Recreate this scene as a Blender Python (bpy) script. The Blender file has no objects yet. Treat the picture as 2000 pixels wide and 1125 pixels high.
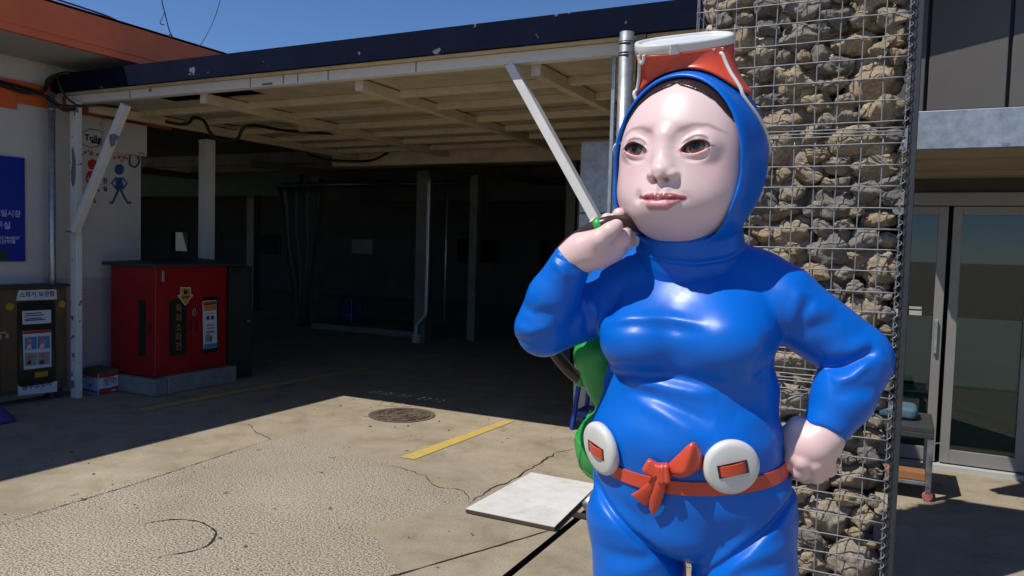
import bpy, bmesh, math, random
import numpy as np
from mathutils import Matrix, Vector

# ------------------------------------------------------------------ camera, sky, sun, exposure
sc = bpy.context.scene
COL = sc.collection
FPX, CAM_H = 1500.0, 1.55                       # focal length in photo pixels (2000 wide), eye height
YAW, PITCH, ROLL = math.radians(26.57), math.radians(3.1), math.radians(1.6)
_F0 = np.array([-math.sin(YAW), math.cos(YAW), 0.0]); _R0 = np.array([math.cos(YAW), math.sin(YAW), 0.0]); _U0 = np.array([0, 0, 1.0])
FC = _F0 * math.cos(PITCH) - _U0 * math.sin(PITCH)
_UC = _U0 * math.cos(PITCH) + _F0 * math.sin(PITCH)
CR = _R0 * math.cos(ROLL) + _UC * math.sin(ROLL)
CU = _UC * math.cos(ROLL) - _R0 * math.sin(ROLL)
O = np.array([0, 0, CAM_H])
cam_d = bpy.data.cameras.new('camera'); cam = bpy.data.objects.new('camera', cam_d); COL.objects.link(cam)
cam_d.sensor_width = 36.0; cam_d.lens = 36.0 * FPX / 2000.0; cam_d.clip_start = 0.05; cam_d.clip_end = 2000
cam.matrix_world = Matrix(((CR[0], CU[0], -FC[0], O[0]), (CR[1], CU[1], -FC[1], O[1]), (CR[2], CU[2], -FC[2], O[2]), (0, 0, 0, 1)))
sc.camera = cam

SX, SY = 0.40, 0.55                             # shadow shift per metre of height, read from the eave and canopy shadows
ELEV = math.atan(1 / math.hypot(SX, SY)); AZ = math.atan2(-SX, -SY)
world = bpy.data.worlds.new('World'); sc.world = world; world.use_nodes = True
wn = world.node_tree
sky = wn.nodes.new('ShaderNodeTexSky'); sky.sky_type = 'NISHITA'; sky.sun_disc = False
sky.sun_elevation = ELEV; sky.sun_rotation = AZ; sky.air_density = 0.7; sky.dust_density = 0.0; sky.ozone_density = 10.0; sky.altitude = 50
wn.links.new(sky.outputs[0], wn.nodes['Background'].inputs[0]); wn.nodes['Background'].inputs[1].default_value = 0.125
sun_d = bpy.data.lights.new('sun', 'SUN'); sun_d.energy = 4.4; sun_d.angle = math.radians(0.53); sun_d.color = (1.0, 0.955, 0.89)
sun = bpy.data.objects.new('sun', sun_d); COL.objects.link(sun)
sun.rotation_euler = Vector((SX, SY, -1.0)).to_track_quat('-Z', 'Y').to_euler(); sun.location = (-6, -9, 15)
sc.view_settings.view_transform = 'Standard'; sc.view_settings.look = 'None'; sc.view_settings.exposure = 0.0; sc.view_settings.gamma = 1.0
sc.view_settings.use_curve_mapping = False
sc.render.engine = 'CYCLES'
sc.cycles.use_denoising = True
sc.cycles.max_bounces = 8; sc.cycles.diffuse_bounces = 4; sc.cycles.glossy_bounces = 4; sc.cycles.transmission_bounces = 6
sc.cycles.caustics_reflective = False; sc.cycles.caustics_refractive = False

# ------------------------------------------------------------------ photo pixels to points on known planes
def ray(px, py): return FC * FPX + CR * (px - 1000) - CU * (py - 562.5)
def onZ(px, py, z=0.0): d = ray(px, py); return O + d * (z - CAM_H) / d[2]
def onX(px, py, x): d = ray(px, py); return O + d * x / d[0]
def onY(px, py, y): d = ray(px, py); return O + d * y / d[1]

# ------------------------------------------------------------------ helpers
rnd = random.Random(7)
def tag(o, label=None, cat=None, group=None, kind=None):
    if label: o['label'] = label
    if cat: o['category'] = cat
    if group: o['group'] = group
    if kind: o['kind'] = kind
    return o
def thing(name, loc, label, cat, group=None):
    o = bpy.data.objects.new(name, None); COL.objects.link(o); o.location = loc; o.empty_display_size = 0.1
    return tag(o, label, cat, group)
def wloc(p):
    v = Vector((0, 0, 0))
    while p is not None: v = v + p.location; p = p.parent
    return v
def link(name, me, mat=None, parent=None, loc=None):
    o = bpy.data.objects.new(name, me); COL.objects.link(o)
    if mat is not None and not me.materials: me.materials.append(mat)
    if parent: o.parent = parent
    if loc is not None: o.location = loc
    return o
def mesh(name, vs, fs, mat=None, parent=None, smooth=False, bevel=0, origin=None):
    """vs in world metres; the object's origin is its parent's (or `origin` for a top-level mesh)"""
    off = wloc(parent) if parent else Vector(origin or (0, 0, 0))
    vs = np.asarray(vs, dtype=float) - np.array(off)
    me = bpy.data.meshes.new(name); me.from_pydata(vs.tolist(), [], [tuple(int(i) for i in f) for f in fs]); me.update()
    if smooth: me.shade_smooth()
    o = link(name, me, mat, parent, None if parent else off)
    if bevel:
        m = o.modifiers.new('bevel', 'BEVEL'); m.width = bevel; m.segments = 2; m.limit_method = 'ANGLE'
    return o
BF = [(0, 3, 2, 1), (4, 5, 6, 7), (0, 1, 5, 4), (1, 2, 6, 5), (2, 3, 7, 6), (3, 0, 4, 7)]
def boxv(a, b):
    x0, x1 = sorted((a[0], b[0])); y0, y1 = sorted((a[1], b[1])); z0, z1 = sorted((a[2], b[2]))
    return [(x0, y0, z0), (x1, y0, z0), (x1, y1, z0), (x0, y1, z0), (x0, y0, z1), (x1, y0, z1), (x1, y1, z1), (x0, y1, z1)]
def box(name, a, b, mat, parent=None, bevel=0.0, origin=None): return mesh(name, boxv(a, b), BF, mat, parent, False, bevel, origin)
def joinv(parts):
    vs, fs = [], []
    for v, f in parts:
        n = len(vs); vs += [tuple(p) for p in v]; fs += [tuple(i + n for i in q) for q in f]
    return vs, fs
def boxes(name, lst, mat, parent=None, bevel=0.0, origin=None):
    v, f = joinv([(boxv(a, b), BF) for a, b in lst]); return mesh(name, v, f, mat, parent, False, bevel, origin)
def frame_of(d):
    d = np.array(d, float); d /= np.linalg.norm(d)
    u = np.cross(d, (0, 0, 1.0)) if abs(d[2]) < 0.9 else np.cross(d, (0, 1.0, 0))
    u /= np.linalg.norm(u); return d, u, np.cross(d, u)
def tubev(pts, r, n=8, caps=True, closed=False):
    pts = [np.array(p, float) for p in pts]; m = len(pts); vs, fs = [], []
    rs = r if hasattr(r, '__len__') else [r] * m
    pu = None
    for i, p in enumerate(pts):
        a = pts[(i - 1) % m] if (i > 0 or closed) else p; b = pts[(i + 1) % m] if (i < m - 1 or closed) else p
        d, u, w = frame_of(b - a)
        if pu is not None:
            u = pu - d * (pu @ d); u /= np.linalg.norm(u); w = np.cross(d, u)
        pu = u
        for k in range(n):
            t = 2 * math.pi * k / n; vs.append(p + rs[i] * (math.cos(t) * u + math.sin(t) * w))
    for i in range(m if closed else m - 1):
        j = (i + 1) % m
        for k in range(n):
            fs.append((i * n + k, i * n + (k + 1) % n, j * n + (k + 1) % n, j * n + k))
    if caps and not closed:
        fs.append(tuple(range(n))[::-1]); fs.append(tuple((m - 1) * n + k for k in range(n)))
    return vs, fs
def tube(name, pts, r, mat, parent=None, n=8, closed=False, origin=None):
    v, f = tubev(pts, r, n, True, closed); return mesh(name, v, f, mat, parent, True, 0, origin)
def smooth_path(pts, n=8, closed=False):
    pts = [np.array(p, float) for p in pts]; m = len(pts); out = []
    for i in range(m if closed else m - 1):
        g = (lambda k: pts[k % m]) if closed else (lambda k: pts[min(max(k, 0), m - 1)])
        p0, p1, p2, p3 = g(i - 1), g(i), g(i + 1), g(i + 2)
        for k in range(n):
            t = k / n
            out.append(0.5 * ((2 * p1) + (p2 - p0) * t + (2 * p0 - 5 * p1 + 4 * p2 - p3) * t * t + (3 * p1 - p0 - 3 * p2 + p3) * t ** 3))
    if not closed: out.append(pts[-1])
    return out
def beamv(a, b, w, h, up=(0, 0, 1)):
    """square bar from a to b, w across, h along up"""
    a = np.array(a, float); b = np.array(b, float); d = b - a; d /= np.linalg.norm(d)
    s = np.cross(d, up); s /= np.linalg.norm(s); t = np.cross(s, d)
    vs = [p + s * sx * w / 2 + t * sz * h / 2 for p in (a, b) for sx, sz in ((-1, -1), (1, -1), (1, 1), (-1, 1))]
    return vs, [(3, 2, 1, 0), (4, 5, 6, 7), (0, 1, 5, 4), (1, 2, 6, 5), (2, 3, 7, 6), (3, 0, 4, 7)]
def beam(name, a, b, w, h, mat, parent=None, up=(0, 0, 1), bevel=0.004, origin=None):
    v, f = beamv(a, b, w, h, up); return mesh(name, v, f, mat, parent, False, bevel, origin)
def lathev(profile, c, axis=(0, 0, 1), n=24, up=None):
    d, u, w = frame_of(axis)
    c = np.array(c, float); vs, fs = [], []
    for r, h in profile:
        for k in range(n):
            t = 2 * math.pi * k / n; vs.append(c + d * h + r * (math.cos(t) * u + math.sin(t) * w))
    for i in range(len(profile) - 1):
        for k in range(n): fs.append((i * n + k, i * n + (k + 1) % n, (i + 1) * n + (k + 1) % n, (i + 1) * n + k))
    fs.append(tuple(range(n))[::-1]); fs.append(tuple((len(profile) - 1) * n + k for k in range(n)))
    return vs, fs
def extrude2d(pts, o, ux, uy, depth, un=None):
    """flat outline (list of (s,t)) at o with axes ux, uy, pushed back along -normal by depth"""
    o = np.array(o, float); ux = np.array(ux, float); uy = np.array(uy, float); nn = np.cross(ux, uy); nn /= np.linalg.norm(nn)
    f = [o + ux * s + uy * t for s, t in pts]; b = [p - nn * depth for p in f]; m = len(pts)
    return f + b, [tuple(range(m)), tuple(range(2 * m - 1, m - 1, -1))] + [(i, m + i, m + (i + 1) % m, (i + 1) % m) for i in range(m)]
def rrect(x0, y0, x1, y1, r, n=5):
    out = []
    for cx, cy, a in ((x1 - r, y1 - r, 0), (x0 + r, y1 - r, 90), (x0 + r, y0 + r, 180), (x1 - r, y0 + r, 270)):
        for k in range(n + 1):
            t = math.radians(a + 90 * k / n); out.append((cx + r * math.cos(t), cy + r * math.sin(t)))
    return out
def text(name, body, o, ux, uy, size, mat, parent, bold=0.0, vertical=False, align='LEFT', shear=0.0, xs=1.0):
    cu = bpy.data.curves.new('txt', 'FONT'); cu.body = '\n'.join(body) if vertical else body; cu.size = size; cu.align_x = align
    cu.offset = bold; cu.shear = shear; cu.resolution_u = 3
    if vertical: cu.space_line = 0.95
    t = bpy.data.objects.new('txt', cu); COL.objects.link(t)
    me = bpy.data.meshes.new_from_object(t.evaluated_get(bpy.context.evaluated_depsgraph_get()))
    bpy.data.objects.remove(t); bpy.data.curves.remove(cu)
    ux = np.array(ux, float); uy = np.array(uy, float); o = np.array(o, float)
    vs = [o + ux * v.co.x * xs + uy * v.co.y for v in me.vertices]; fs = [tuple(p.vertices) for p in me.polygons]
    bpy.data.meshes.remove(me)
    return mesh(name, vs, fs, mat, parent)

# ------------------------------------------------------------------ materials
class NT:
    def __init__(self, name):
        self.m = bpy.data.materials.new(name); self.m.use_nodes = True; self.t = self.m.node_tree
        self.b = self.t.nodes['Principled BSDF']; self.L = self.t.links.new
    def n(self, kind, **kw):
        x = self.t.nodes.new('ShaderNode' + kind)
        for k, v in kw.items():
            if k in x.inputs: x.inputs[k].default_value = v
            else: setattr(x, k, v)
        return x
    def noise(self, scale, detail=4, rough=0.6, coord='Object', distortion=0.0):
        tc = self.n('TexCoord'); x = self.n('TexNoise'); x.inputs['Scale'].default_value = scale; x.inputs['Detail'].default_value = detail
        x.inputs['Roughness'].default_value = rough; x.inputs['Distortion'].default_value = distortion
        self.L(tc.outputs[coord], x.inputs['Vector']); return x.outputs['Fac']
    def ramp(self, fac, stops):
        r = self.n('ValToRGB'); e = r.color_ramp.elements
        while len(e) < len(stops): e.new(0.5)
        for i, (p, c) in enumerate(stops): e[i].position = p; e[i].color = (c if len(c) == 4 else (*c, 1)) if hasattr(c, '__len__') else (c, c, c, 1)
        self.L(fac, r.inputs[0]); return r.outputs[0]
    def mix(self, fac, a, b, mode='MIX'):
        x = self.n('Mix', data_type='RGBA', blend_type=mode)
        for s, v in ((x.inputs[0], fac), (x.inputs[6], a), (x.inputs[7], b)):
            if hasattr(v, 'is_linked') or hasattr(v, 'links'): self.L(v, s)
            else: s.default_value = v if not hasattr(v, '__len__') else (v if len(v) == 4 else (*v, 1))
        return x.outputs[2]
    def math(self, op, a, b=0.0, clamp=False):
        x = self.n('Math', operation=op, use_clamp=clamp)
        for s, v in ((x.inputs[0], a), (x.inputs[1], b)):
            if hasattr(v, 'links'): self.L(v, s)
            else: s.default_value = v
        return x.outputs[0]
    def bump(self, h, strength=0.3, dist=0.01, prev=None):
        x = self.n('Bump'); x.inputs['Strength'].default_value = strength; x.inputs['Distance'].default_value = dist
        self.L(h, x.inputs['Height']); 
        if prev is not None: self.L(prev, x.inputs['Normal'])
        self.L(x.outputs[0], self.b.inputs['Normal']); return x.outputs[0]
    def col(self, s): 
        if hasattr(s, 'links'): self.L(s, self.b.inputs['Base Color'])
        else: self.b.inputs['Base Color'].default_value = (*s, 1)
    def set(self, rough=0.5, metal=0.0, **kw):
        self.b.inputs['Roughness'].default_value = rough; self.b.inputs['Metallic'].default_value = metal
        for k, v in kw.items(): self.b.inputs[k].default_value = v
        return self.m
def paint(name, c, rough=0.5, metal=0.0, var=0.12, scale=6.0, dirt=None, dirt_amt=0.35, bump=0.0, bscale=120.0, spots=None, spot_thr=0.72, spot_scale=9.0, **kw):
    """painted surface: slow tone variation, optional grime, optional chipped spots, optional fine relief"""
    n = NT(name); c = tuple(c)
    f = n.noise(scale, 5, 0.65)
    s = n.ramp(f, [(0.3, tuple(x * (1 - var) for x in c)), (0.7, tuple(min(1, x * (1 + var)) for x in c))])
    if dirt is not None:
        g = n.ramp(n.noise(scale * 0.6, 8, 0.75, distortion=0.6), [(0.48, 0.0), (0.75, dirt_amt)]); s = n.mix(g, s, dirt)
    if spots is not None:
        g = n.ramp(n.noise(spot_scale, 3, 0.5), [(spot_thr, 0.0), (spot_thr + 0.015, 1.0)]); s = n.mix(g, s, spots)
    n.col(s)
    if bump: n.bump(n.noise(bscale, 3, 0.6), bump, 0.004)
    return n.set(rough, metal, **kw)
# ================================================================== ground
def ground_material():
    n = NT('yard concrete'); tc = n.n('TexCoord'); sp = n.n('SeparateXYZ'); n.L(tc.outputs['Object'], sp.inputs[0]); X, Y = sp.outputs[0], sp.outputs[1]
    wob = n.math('MULTIPLY', n.math('SUBTRACT', n.noise(2.2, 6, 0.65), 0.5), 1.3)
    wob2 = n.math('MULTIPLY', n.math('SUBTRACT', n.noise(5, 5, 0.6), 0.5), 0.12)
    def edge(v, lo, hi):
        m = n.n('MapRange', interpolation_type='SMOOTHSTEP'); n.L(v, m.inputs[0]); m.inputs[1].default_value = lo; m.inputs[2].default_value = hi; return m.outputs[0]
    mL = edge(n.math('ADD', n.math('MULTIPLY', X, -1), wob2), 4.235, 4.265)
    mB = edge(n.math('ADD', n.math('ADD', Y, n.math('MULTIPLY', X, 0.32)), wob), 3.1, 3.75)
    r1 = edge(n.math('ADD', n.math('ADD', Y, n.math('MULTIPLY', X, 0.81)), wob2), 1.30, 1.34)
    r2 = edge(n.math('ADD', n.math('ADD', X, n.math('MULTIPLY', Y, -0.447)), wob2), -4.06, -4.00)
    smooth = n.math('MAXIMUM', n.math('MAXIMUM', mL, mB), n.math('MULTIPLY', r1, r2))
    # exposed aggregate: light paste with dark chips
    v = n.n('TexVoronoi', feature='F1'); n.L(tc.outputs['Object'], v.inputs['Vector']); v.inputs['Scale'].default_value = 115; v.inputs['Randomness'].default_value = 1
    fine = n.noise(96, 3, 0.72)
    chips = n.ramp(fine, [(0.41, (0.045, 0.038, 0.028)), (0.47, (0.22, 0.19, 0.145)), (0.53, (0.44, 0.395, 0.315)), (0.62, (0.58, 0.53, 0.44))])
    pale = n.ramp(n.noise(1.7, 6, 0.7), [(0.35, 0.0), (0.72, 0.55)])
    agg = n.mix(pale, chips, n.mix(0.45, chips, (0.52, 0.48, 0.40)))
    sm = n.ramp(n.noise(3.2, 9, 0.72, distortion=0.4), [(0.28, (0.235, 0.195, 0.135)), (0.48, (0.345, 0.297, 0.22)), (0.72, (0.43, 0.38, 0.295))])
    sm = n.mix(n.ramp(n.noise(95, 4, 0.7), [(0.38, 0.65), (0.48, 0.0)]), sm, (0.20, 0.168, 0.12))
    sm = n.mix(n.ramp(n.noise(0.9, 5, 0.7, distortion=1.0), [(0.55, 0.0), (0.75, 0.45)]), sm, (0.215, 0.175, 0.11))
    col = n.mix(smooth, agg, sm)
    spots = n.n('TexVoronoi', feature='F1'); n.L(tc.outputs['Object'], spots.inputs['Vector']); spots.inputs['Scale'].default_value = 2.6
    col = n.mix(n.ramp(spots.outputs['Distance'], [(0.035, 0.75), (0.055, 0.0)]), col, (0.05, 0.043, 0.035))
    col = n.mix(1.0, col, n.ramp(n.noise(0.55, 5, 0.65, distortion=0.8), [(0.3, (0.80, 0.775, 0.72)), (0.7, (1.10, 1.07, 1.0))]), 'MULTIPLY')
    n.col(col)
    h = n.mix(smooth, fine, n.mix(0.75, fine, n.noise(12, 6, 0.6)))
    n.bump(h, 0.40, 0.005)
    return n.set(0.88)
M_GROUND = ground_material()
M_GAP = paint('gap dirt', (0.02, 0.018, 0.015), 0.95)
GX0, GX1, GY0, GY1 = -1.59, -1.548, 1.2, 4.22
gv, gf = [], []
def rect(x0, y0, x1, y1, z):
    n = len(gv); gv.extend([(x0, y0, z), (x1, y0, z), (x1, y1, z), (x0, y1, z)]); gf.append((n, n + 1, n + 2, n + 3))
B = 300
rect(-B, -B, GX0, B, 0); rect(GX1, -B, B, B, 0); rect(GX0, -B, GX1, GY0, 0); rect(GX0, GY1, GX1, B, 0)
ground = mesh('ground', gv, gf, M_GROUND); ground['kind'] = 'structure'
boxes('drain_channel', [((GX0 - .03, GY0, -.14), (GX1 + .03, GY1, -.12)), ((GX0 - .03, GY0, -.12), (GX0, GY1, -.001)), ((GX1, GY0, -.12), (GX1 + .03, GY1, -.001)), ((GX0 - .03, GY1, -.14), (GX1 + .03, GY1 + .03, -.001))], M_GAP, ground)
def crack(pts, w, jit, seed, name='crack', mat=None, z=0.003):
    r = random.Random(seed); P_ = []
    for i in range(len(pts) - 1):
        a, b = np.array(pts[i]), np.array(pts[i + 1]); m = max(2, int(np.linalg.norm(b - a) / 0.05))
        for k in range(m):
            p = a + (b - a) * k / m; P_.append(p + np.array([r.uniform(-jit, jit), r.uniform(-jit, jit)]))
    P_.append(np.array(pts[-1])); vs, fs = [], []
    for i, p in enumerate(P_):
        d = P_[min(i + 1, len(P_) - 1)] - P_[max(i - 1, 0)]; d = d / (np.linalg.norm(d) + 1e-9); nn = np.array([-d[1], d[0]])
        ww = w * (0.4 + r.random()) * min(1, 4 * i / len(P_) + .2, 4 * (len(P_) - 1 - i) / len(P_) + .2) / 2
        vs += [(*(p + nn * ww), z), (*(p - nn * ww), z)]
        if i: k = 2 * i; fs.append((k - 2, k - 1, k + 1, k))
    return mesh(name, vs, fs, mat or M_GAP, ground)
G2 = lambda px, py: onZ(px, py)[:2]
crack([G2(1108, 1026), G2(960, 1070), G2(780, 1122), G2(640, 1160)], 0.012, 0.002, 1, 'joint')
crack([G2(-40, 1037), G2(0, 1025), G2(250, 950), G2(500, 868), G2(520, 862)], 0.007, 0.002, 2, 'joint')
crack([G2(520, 862), G2(530, 858), G2(495, 842), G2(490, 830), G2(470, 826)], 0.006, 0.012, 3)
crack([G2(920, 985), G2(945, 962), G2(1000, 938), G2(1030, 918), G2(1060, 900), G2(1090, 884), G2(1120, 876)], 0.012, 0.016, 4)
crack([G2(715, 905), G2(790, 915), G2(830, 930), G2(850, 950), G2(905, 960), G2(915, 982)], 0.006, 0.02, 5)
crack([G2(700, 812), G2(726, 815)], 0.008, 0.002, 6)
crack([p[:2] for p in smooth_path([(*G2(*q), 0) for q in ((280, 1025), (300, 1020), (345, 1015), (390, 1020), (418, 1036), (420, 1048), (405, 1066), (370, 1078), (318, 1086))], 4)], 0.011, 0.0012, 7, 'ring_groove')
crack([G2(132, 971), G2(155, 965)], 0.012, 0.001, 8, 'twig', z=0.006)
n_ = NT('worn yellow road paint'); s_ = n_.ramp(n_.noise(14, 6, 0.75), [(0.36, (0.36, 0.30, 0.20)), (0.44, (0.52, 0.39, 0.11)), (0.56, (0.58, 0.40, 0.085))]); n_.col(s_); M_YEL = n_.set(0.7)
n_ = NT('faded yellow road paint'); s_ = n_.ramp(n_.noise(9, 8, 0.8), [(0.40, (0.30, 0.26, 0.19)), (0.54, (0.62, 0.44, 0.08))]); n_.col(s_); M_YEL2 = n_.set(0.75)
def ground_quad(name, c, mat, z=0.004): return mesh(name, [(*p, z) for p in c], [(0, 1, 2, 3)], mat, ground)
ground_quad('yellow_line', [(-3.15, 4.56), (-3.03, 4.57), (-2.965, 6.06), (-3.06, 6.04)], M_YEL)
ground_quad('yellow_line', [(-6.02, 4.60), (-5.90, 4.60), (-5.72, 7.6), (-5.84, 7.6)], M_YEL2)
n_ = NT('faded red spray'); s_ = n_.ramp(n_.noise(20, 5, .7), [(0.35, (0.345, 0.297, 0.22)), (0.6, (0.40, 0.24, 0.18))]); n_.col(s_); M_SPRAY = n_.set(0.85)
ux_ = np.array([*(-_R0[:2]), 0]); uy_ = np.array([*(-_F0[:2]), 0])
text('spray_number', '271', onZ(807, 788, 0.004) + uy_ * -0.12, ux_, uy_ * 1.5, 0.26, M_SPRAY, ground, 0.004)

# manhole cover
M_IRON = paint('rusty cast iron', (0.115, 0.085, 0.06), 0.75, 0.0, 0.3, 9, (0.2, 0.15, 0.1), 0.6, 0.3, 60)
MC = (-3.93, 5.71, 0.0); mh = thing('manhole_cover', MC, 'round rusty cast iron manhole cover set flush in the concrete', 'manhole cover')
v, f = lathev([(0.30, -0.01), (0.30, 0.006), (0.27, 0.006), (0.268, 0.003), (0.01, 0.003)], MC, (0, 0, 1), 48); mesh('plate', v, f, M_IRON, mh, False)
def arc_ridge(name, r, w, a0, a1, z0=0.002, z1=0.009):
    n = max(3, int(abs(a1 - a0) / 0.13)); V = []
    for i in range(n + 1):
        t = a0 + (a1 - a0) * i / n; c, s = math.cos(t), math.sin(t)
        V += [(MC[0] + (r - w) * c, MC[1] + (r - w) * s, z0), (MC[0] + (r - w) * c, MC[1] + (r - w) * s, z1), (MC[0] + (r + w) * c, MC[1] + (r + w) * s, z1), (MC[0] + (r + w) * c, MC[1] + (r + w) * s, z0)]
    F = [(i * 4 + e, i * 4 + (e + 1) % 4, i * 4 + 4 + (e + 1) % 4, i * 4 + 4 + e) for i in range(n) for e in range(4)] + [(3, 2, 1, 0), tuple(n * 4 + e for e in range(4))]
    mesh(name, V, F, M_IRON, mh)
for r, segs in ((0.245, 6), (0.215, 5), (0.17, 6), (0.135, 3), (0.085, 4), (0.05, 2)):
    for k in range(segs):
        a = 2 * math.pi * k / segs + r * 20; arc_ridge('ridge', r, 0.006, a, a + 2 * math.pi / segs * 0.82)
for k in range(8):
    a = k * math.pi / 4 + .2; c, s = math.cos(a), math.sin(a)
    beam('rib', (MC[0] + .175 * c, MC[1] + .175 * s, .006), (MC[0] + .24 * c, MC[1] + .24 * s, .006), 0.01, 0.006, M_IRON, mh, bevel=0)
for a in (2.35, -0.55):
    c, s = math.cos(a), math.sin(a); box('lift_hole', (MC[0] + .22 * c - .025, MC[1] + .22 * s - .012, .0035), (MC[0] + .22 * c + .025, MC[1] + .22 * s + .012, .0098), M_GAP, mh)

# grit and dry leaf crumbs scattered over the yard
r_ = random.Random(17); vs, fs = [], []
for k in range(170):
    if k < 130: x, y = r_.uniform(-5.0, -1.7), r_.uniform(2.3, 6.2)
    else: x, y = r_.uniform(-6.2, -4.9), r_.uniform(3.2, 6.5)
    a = r_.uniform(.003, .009) if r_.random() < .85 else r_.uniform(.010, .016); n0 = len(vs); th = r_.uniform(0, 6.28)
    for q in range(5): t = th + q * 1.257; vs.append((x + a * r_.uniform(.6, 1.5) * math.cos(t), y + a * r_.uniform(.5, 1.1) * math.sin(t), .001))
    vs.append((x, y, .001 + a * .8)); fs += [(n0 + q, n0 + (q + 1) % 5, n0 + 5) for q in range(5)]
M_GRIT = paint('grit', (0.11, 0.09, 0.065), 0.9, 0, .5, 3)
gr_ = mesh('ground_litter', vs, fs, M_GRIT); tag(gr_, 'grit and dry leaf crumbs scattered over the concrete yard', 'litter', None, 'stuff')

# ================================================================== the office building on the left
M_WALL = paint('off white wall paint', (0.58, 0.55, 0.52), 0.8, 0, 0.06, 2, (0.36, 0.33, 0.28), 0.25, 0.25, 60)
M_WPINK = paint('pale pink wall paint', (0.50, 0.40, 0.40), 0.8, 0, 0.06, 2, (0.3, 0.25, 0.24), 0.3, 0.25, 60)
M_ORANGE = paint('orange fascia paint', (0.74, 0.135, 0.03), 0.55, 0, 0.10, 3, (0.30, 0.10, 0.05), 0.3)
M_ORANGE2 = paint('brown orange trim', (0.40, 0.09, 0.03), 0.6, 0, 0.12, 3)
M_SOFFIT = paint('grey soffit', (0.42, 0.42, 0.40), 0.8, 0, 0.06, 2, (0.22, 0.2, 0.17), 0.3)
M_WHITEP = paint('white steel paint', (0.70, 0.69, 0.65), 0.5, 0, 0.05, 3, (0.38, 0.34, 0.28), 0.25)
M_CHIP = paint('white steel paint, chipped', (0.70, 0.69, 0.65), 0.5, 0, 0.05, 3, (0.38, 0.34, 0.28), 0.3, spots=(0.17, 0.18, 0.20), spot_thr=0.66, spot_scale=11)
M_PEEL = paint('bare grey primer', (0.16, 0.17, 0.19), 0.7, 0, 0.15, 20)
M_CREAM = paint('cream steel paint', (0.58, 0.49, 0.34), 0.6, 0, 0.12, 5, (0.26, 0.20, 0.12), 0.5)
M_CEIL = paint('weathered ceiling board', (0.42, 0.36, 0.25), 0.85, 0, 0.15, 3, (0.2, 0.16, 0.1), 0.5)
M_NAVY = paint('navy fascia paint', (0.006, 0.009, 0.022), 0.9, 0, 0.2, 3, None, spots=(0.12, 0.13, 0.16), spot_thr=0.675, spot_scale=6, **{'Specular IOR Level': 0.04})
M_GALV = paint('galvanised steel', (0.42, 0.44, 0.46), 0.42, 0.75, 0.25, 16, (0.22, 0.2, 0.18), 0.4)
M_CABLE = paint('black cable', (0.012, 0.012, 0.013), 0.5)
M_DARK = paint('dark grey sheet', (0.05, 0.05, 0.052), 0.6)
WX = -7.25
office = thing('office_building', (WX, 2.0, 0), 'white walled market office under a wide orange eave with painted toilet pictures', 'building')
box('wall', (WX - .2, -7, 0), (WX, 4.55, 3.14), M_WALL, office)
box('wall', (WX - .2, 4.55, 1.12), (WX, 5.58, 3.14), M_WALL, office)['label'] = 'upper cream wall with toilet pictures'
box('wall', (WX - .2, 4.55, 0), (WX - 0.003, 5.58, 1.12), M_WPINK, office)['label'] = 'lower pale pink wall'
box('wall', (WX - 6, 5.38, 0), (WX - .2, 5.58, 3.14), M_WALL, office)['label'] = 'end wall facing the market hall'
box('trim_band', (WX, -7, 2.67), (WX + .025, 4.28, 2.93), M_ORANGE, office); box('trim_band', (WX, 4.28, 2.73), (WX + .025, 4.62, 2.93), M_ORANGE, office)
box('trim_band', (WX, 4.72, 2.725), (WX + .02, 5.95, 2.86), M_ORANGE2, office)
EX = -6.30
box('eave_fascia', (EX, -7, 3.19), (EX - .05, 9.0, 3.46), M_ORANGE, office); box('eave_trim', (EX - .012, -7, 3.13), (EX - .06, 9.0, 3.19), M_ORANGE, office)
box('soffit', (EX - .06, -7, 3.14), (WX - .2, 9.0, 3.16), M_SOFFIT, office)
mesh('roof', [(EX, -7, 3.462), (EX, 9, 3.462), (-10.5, 9, 4.3), (-10.5, -7, 4.3), (EX, -7, 3.44), (EX, 9, 3.44), (-10.5, 9, 4.28), (-10.5, -7, 4.28)], [(0, 1, 2, 3), (7, 6, 5, 4), (0, 4, 5, 1), (1, 5, 6, 2), (2, 6, 7, 3), (3, 7, 4, 0)], M_ORANGE, office)
tube('roof_cable', smooth_path([onX(90, -8, EX - .02), onX(200, 28, EX - .02), onX(240, 45, EX - .02), onX(275, 55, EX - .02)], 4), 0.008, M_CABLE, office)

# paintings on the wall, a skin of paint each
M_PBLUE = paint('painted blue', (0.02, 0.085, 0.22), 0.7); M_PRED = paint('painted red', (0.42, 0.03, 0.03), 0.7); M_PBLK = paint('painted black', (0.02, 0.018, 0.016), 0.7); M_PGRN = paint('painted green', (0.05, 0.10, 0.04), 0.7)
def W(px, py, z=0.003): p = onX(px, py, WX); return p + np.array([z, 0, 0])
mural = mesh('wall_picture', [W(*p) for p in ((224, 322), (240, 322), (240, 341), (224, 341))], [(3, 2, 1, 0)], M_WALL, office)
bpy.data.objects.remove(mural)
def wpoly(name, pts, mat, parent, z=0.003):
    vs = [W(*p, z) for p in pts]; o = mesh(name, vs, [tuple(range(len(vs)))], mat, parent); return o
def wdisc(name, cx, cy, rx, ry, mat, parent, n=20, z=0.003): return wpoly(name, [(cx + rx * math.cos(2 * math.pi * k / n), cy + ry * math.sin(2 * math.pi * k / n)) for k in range(n)], mat, parent, z)
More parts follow.
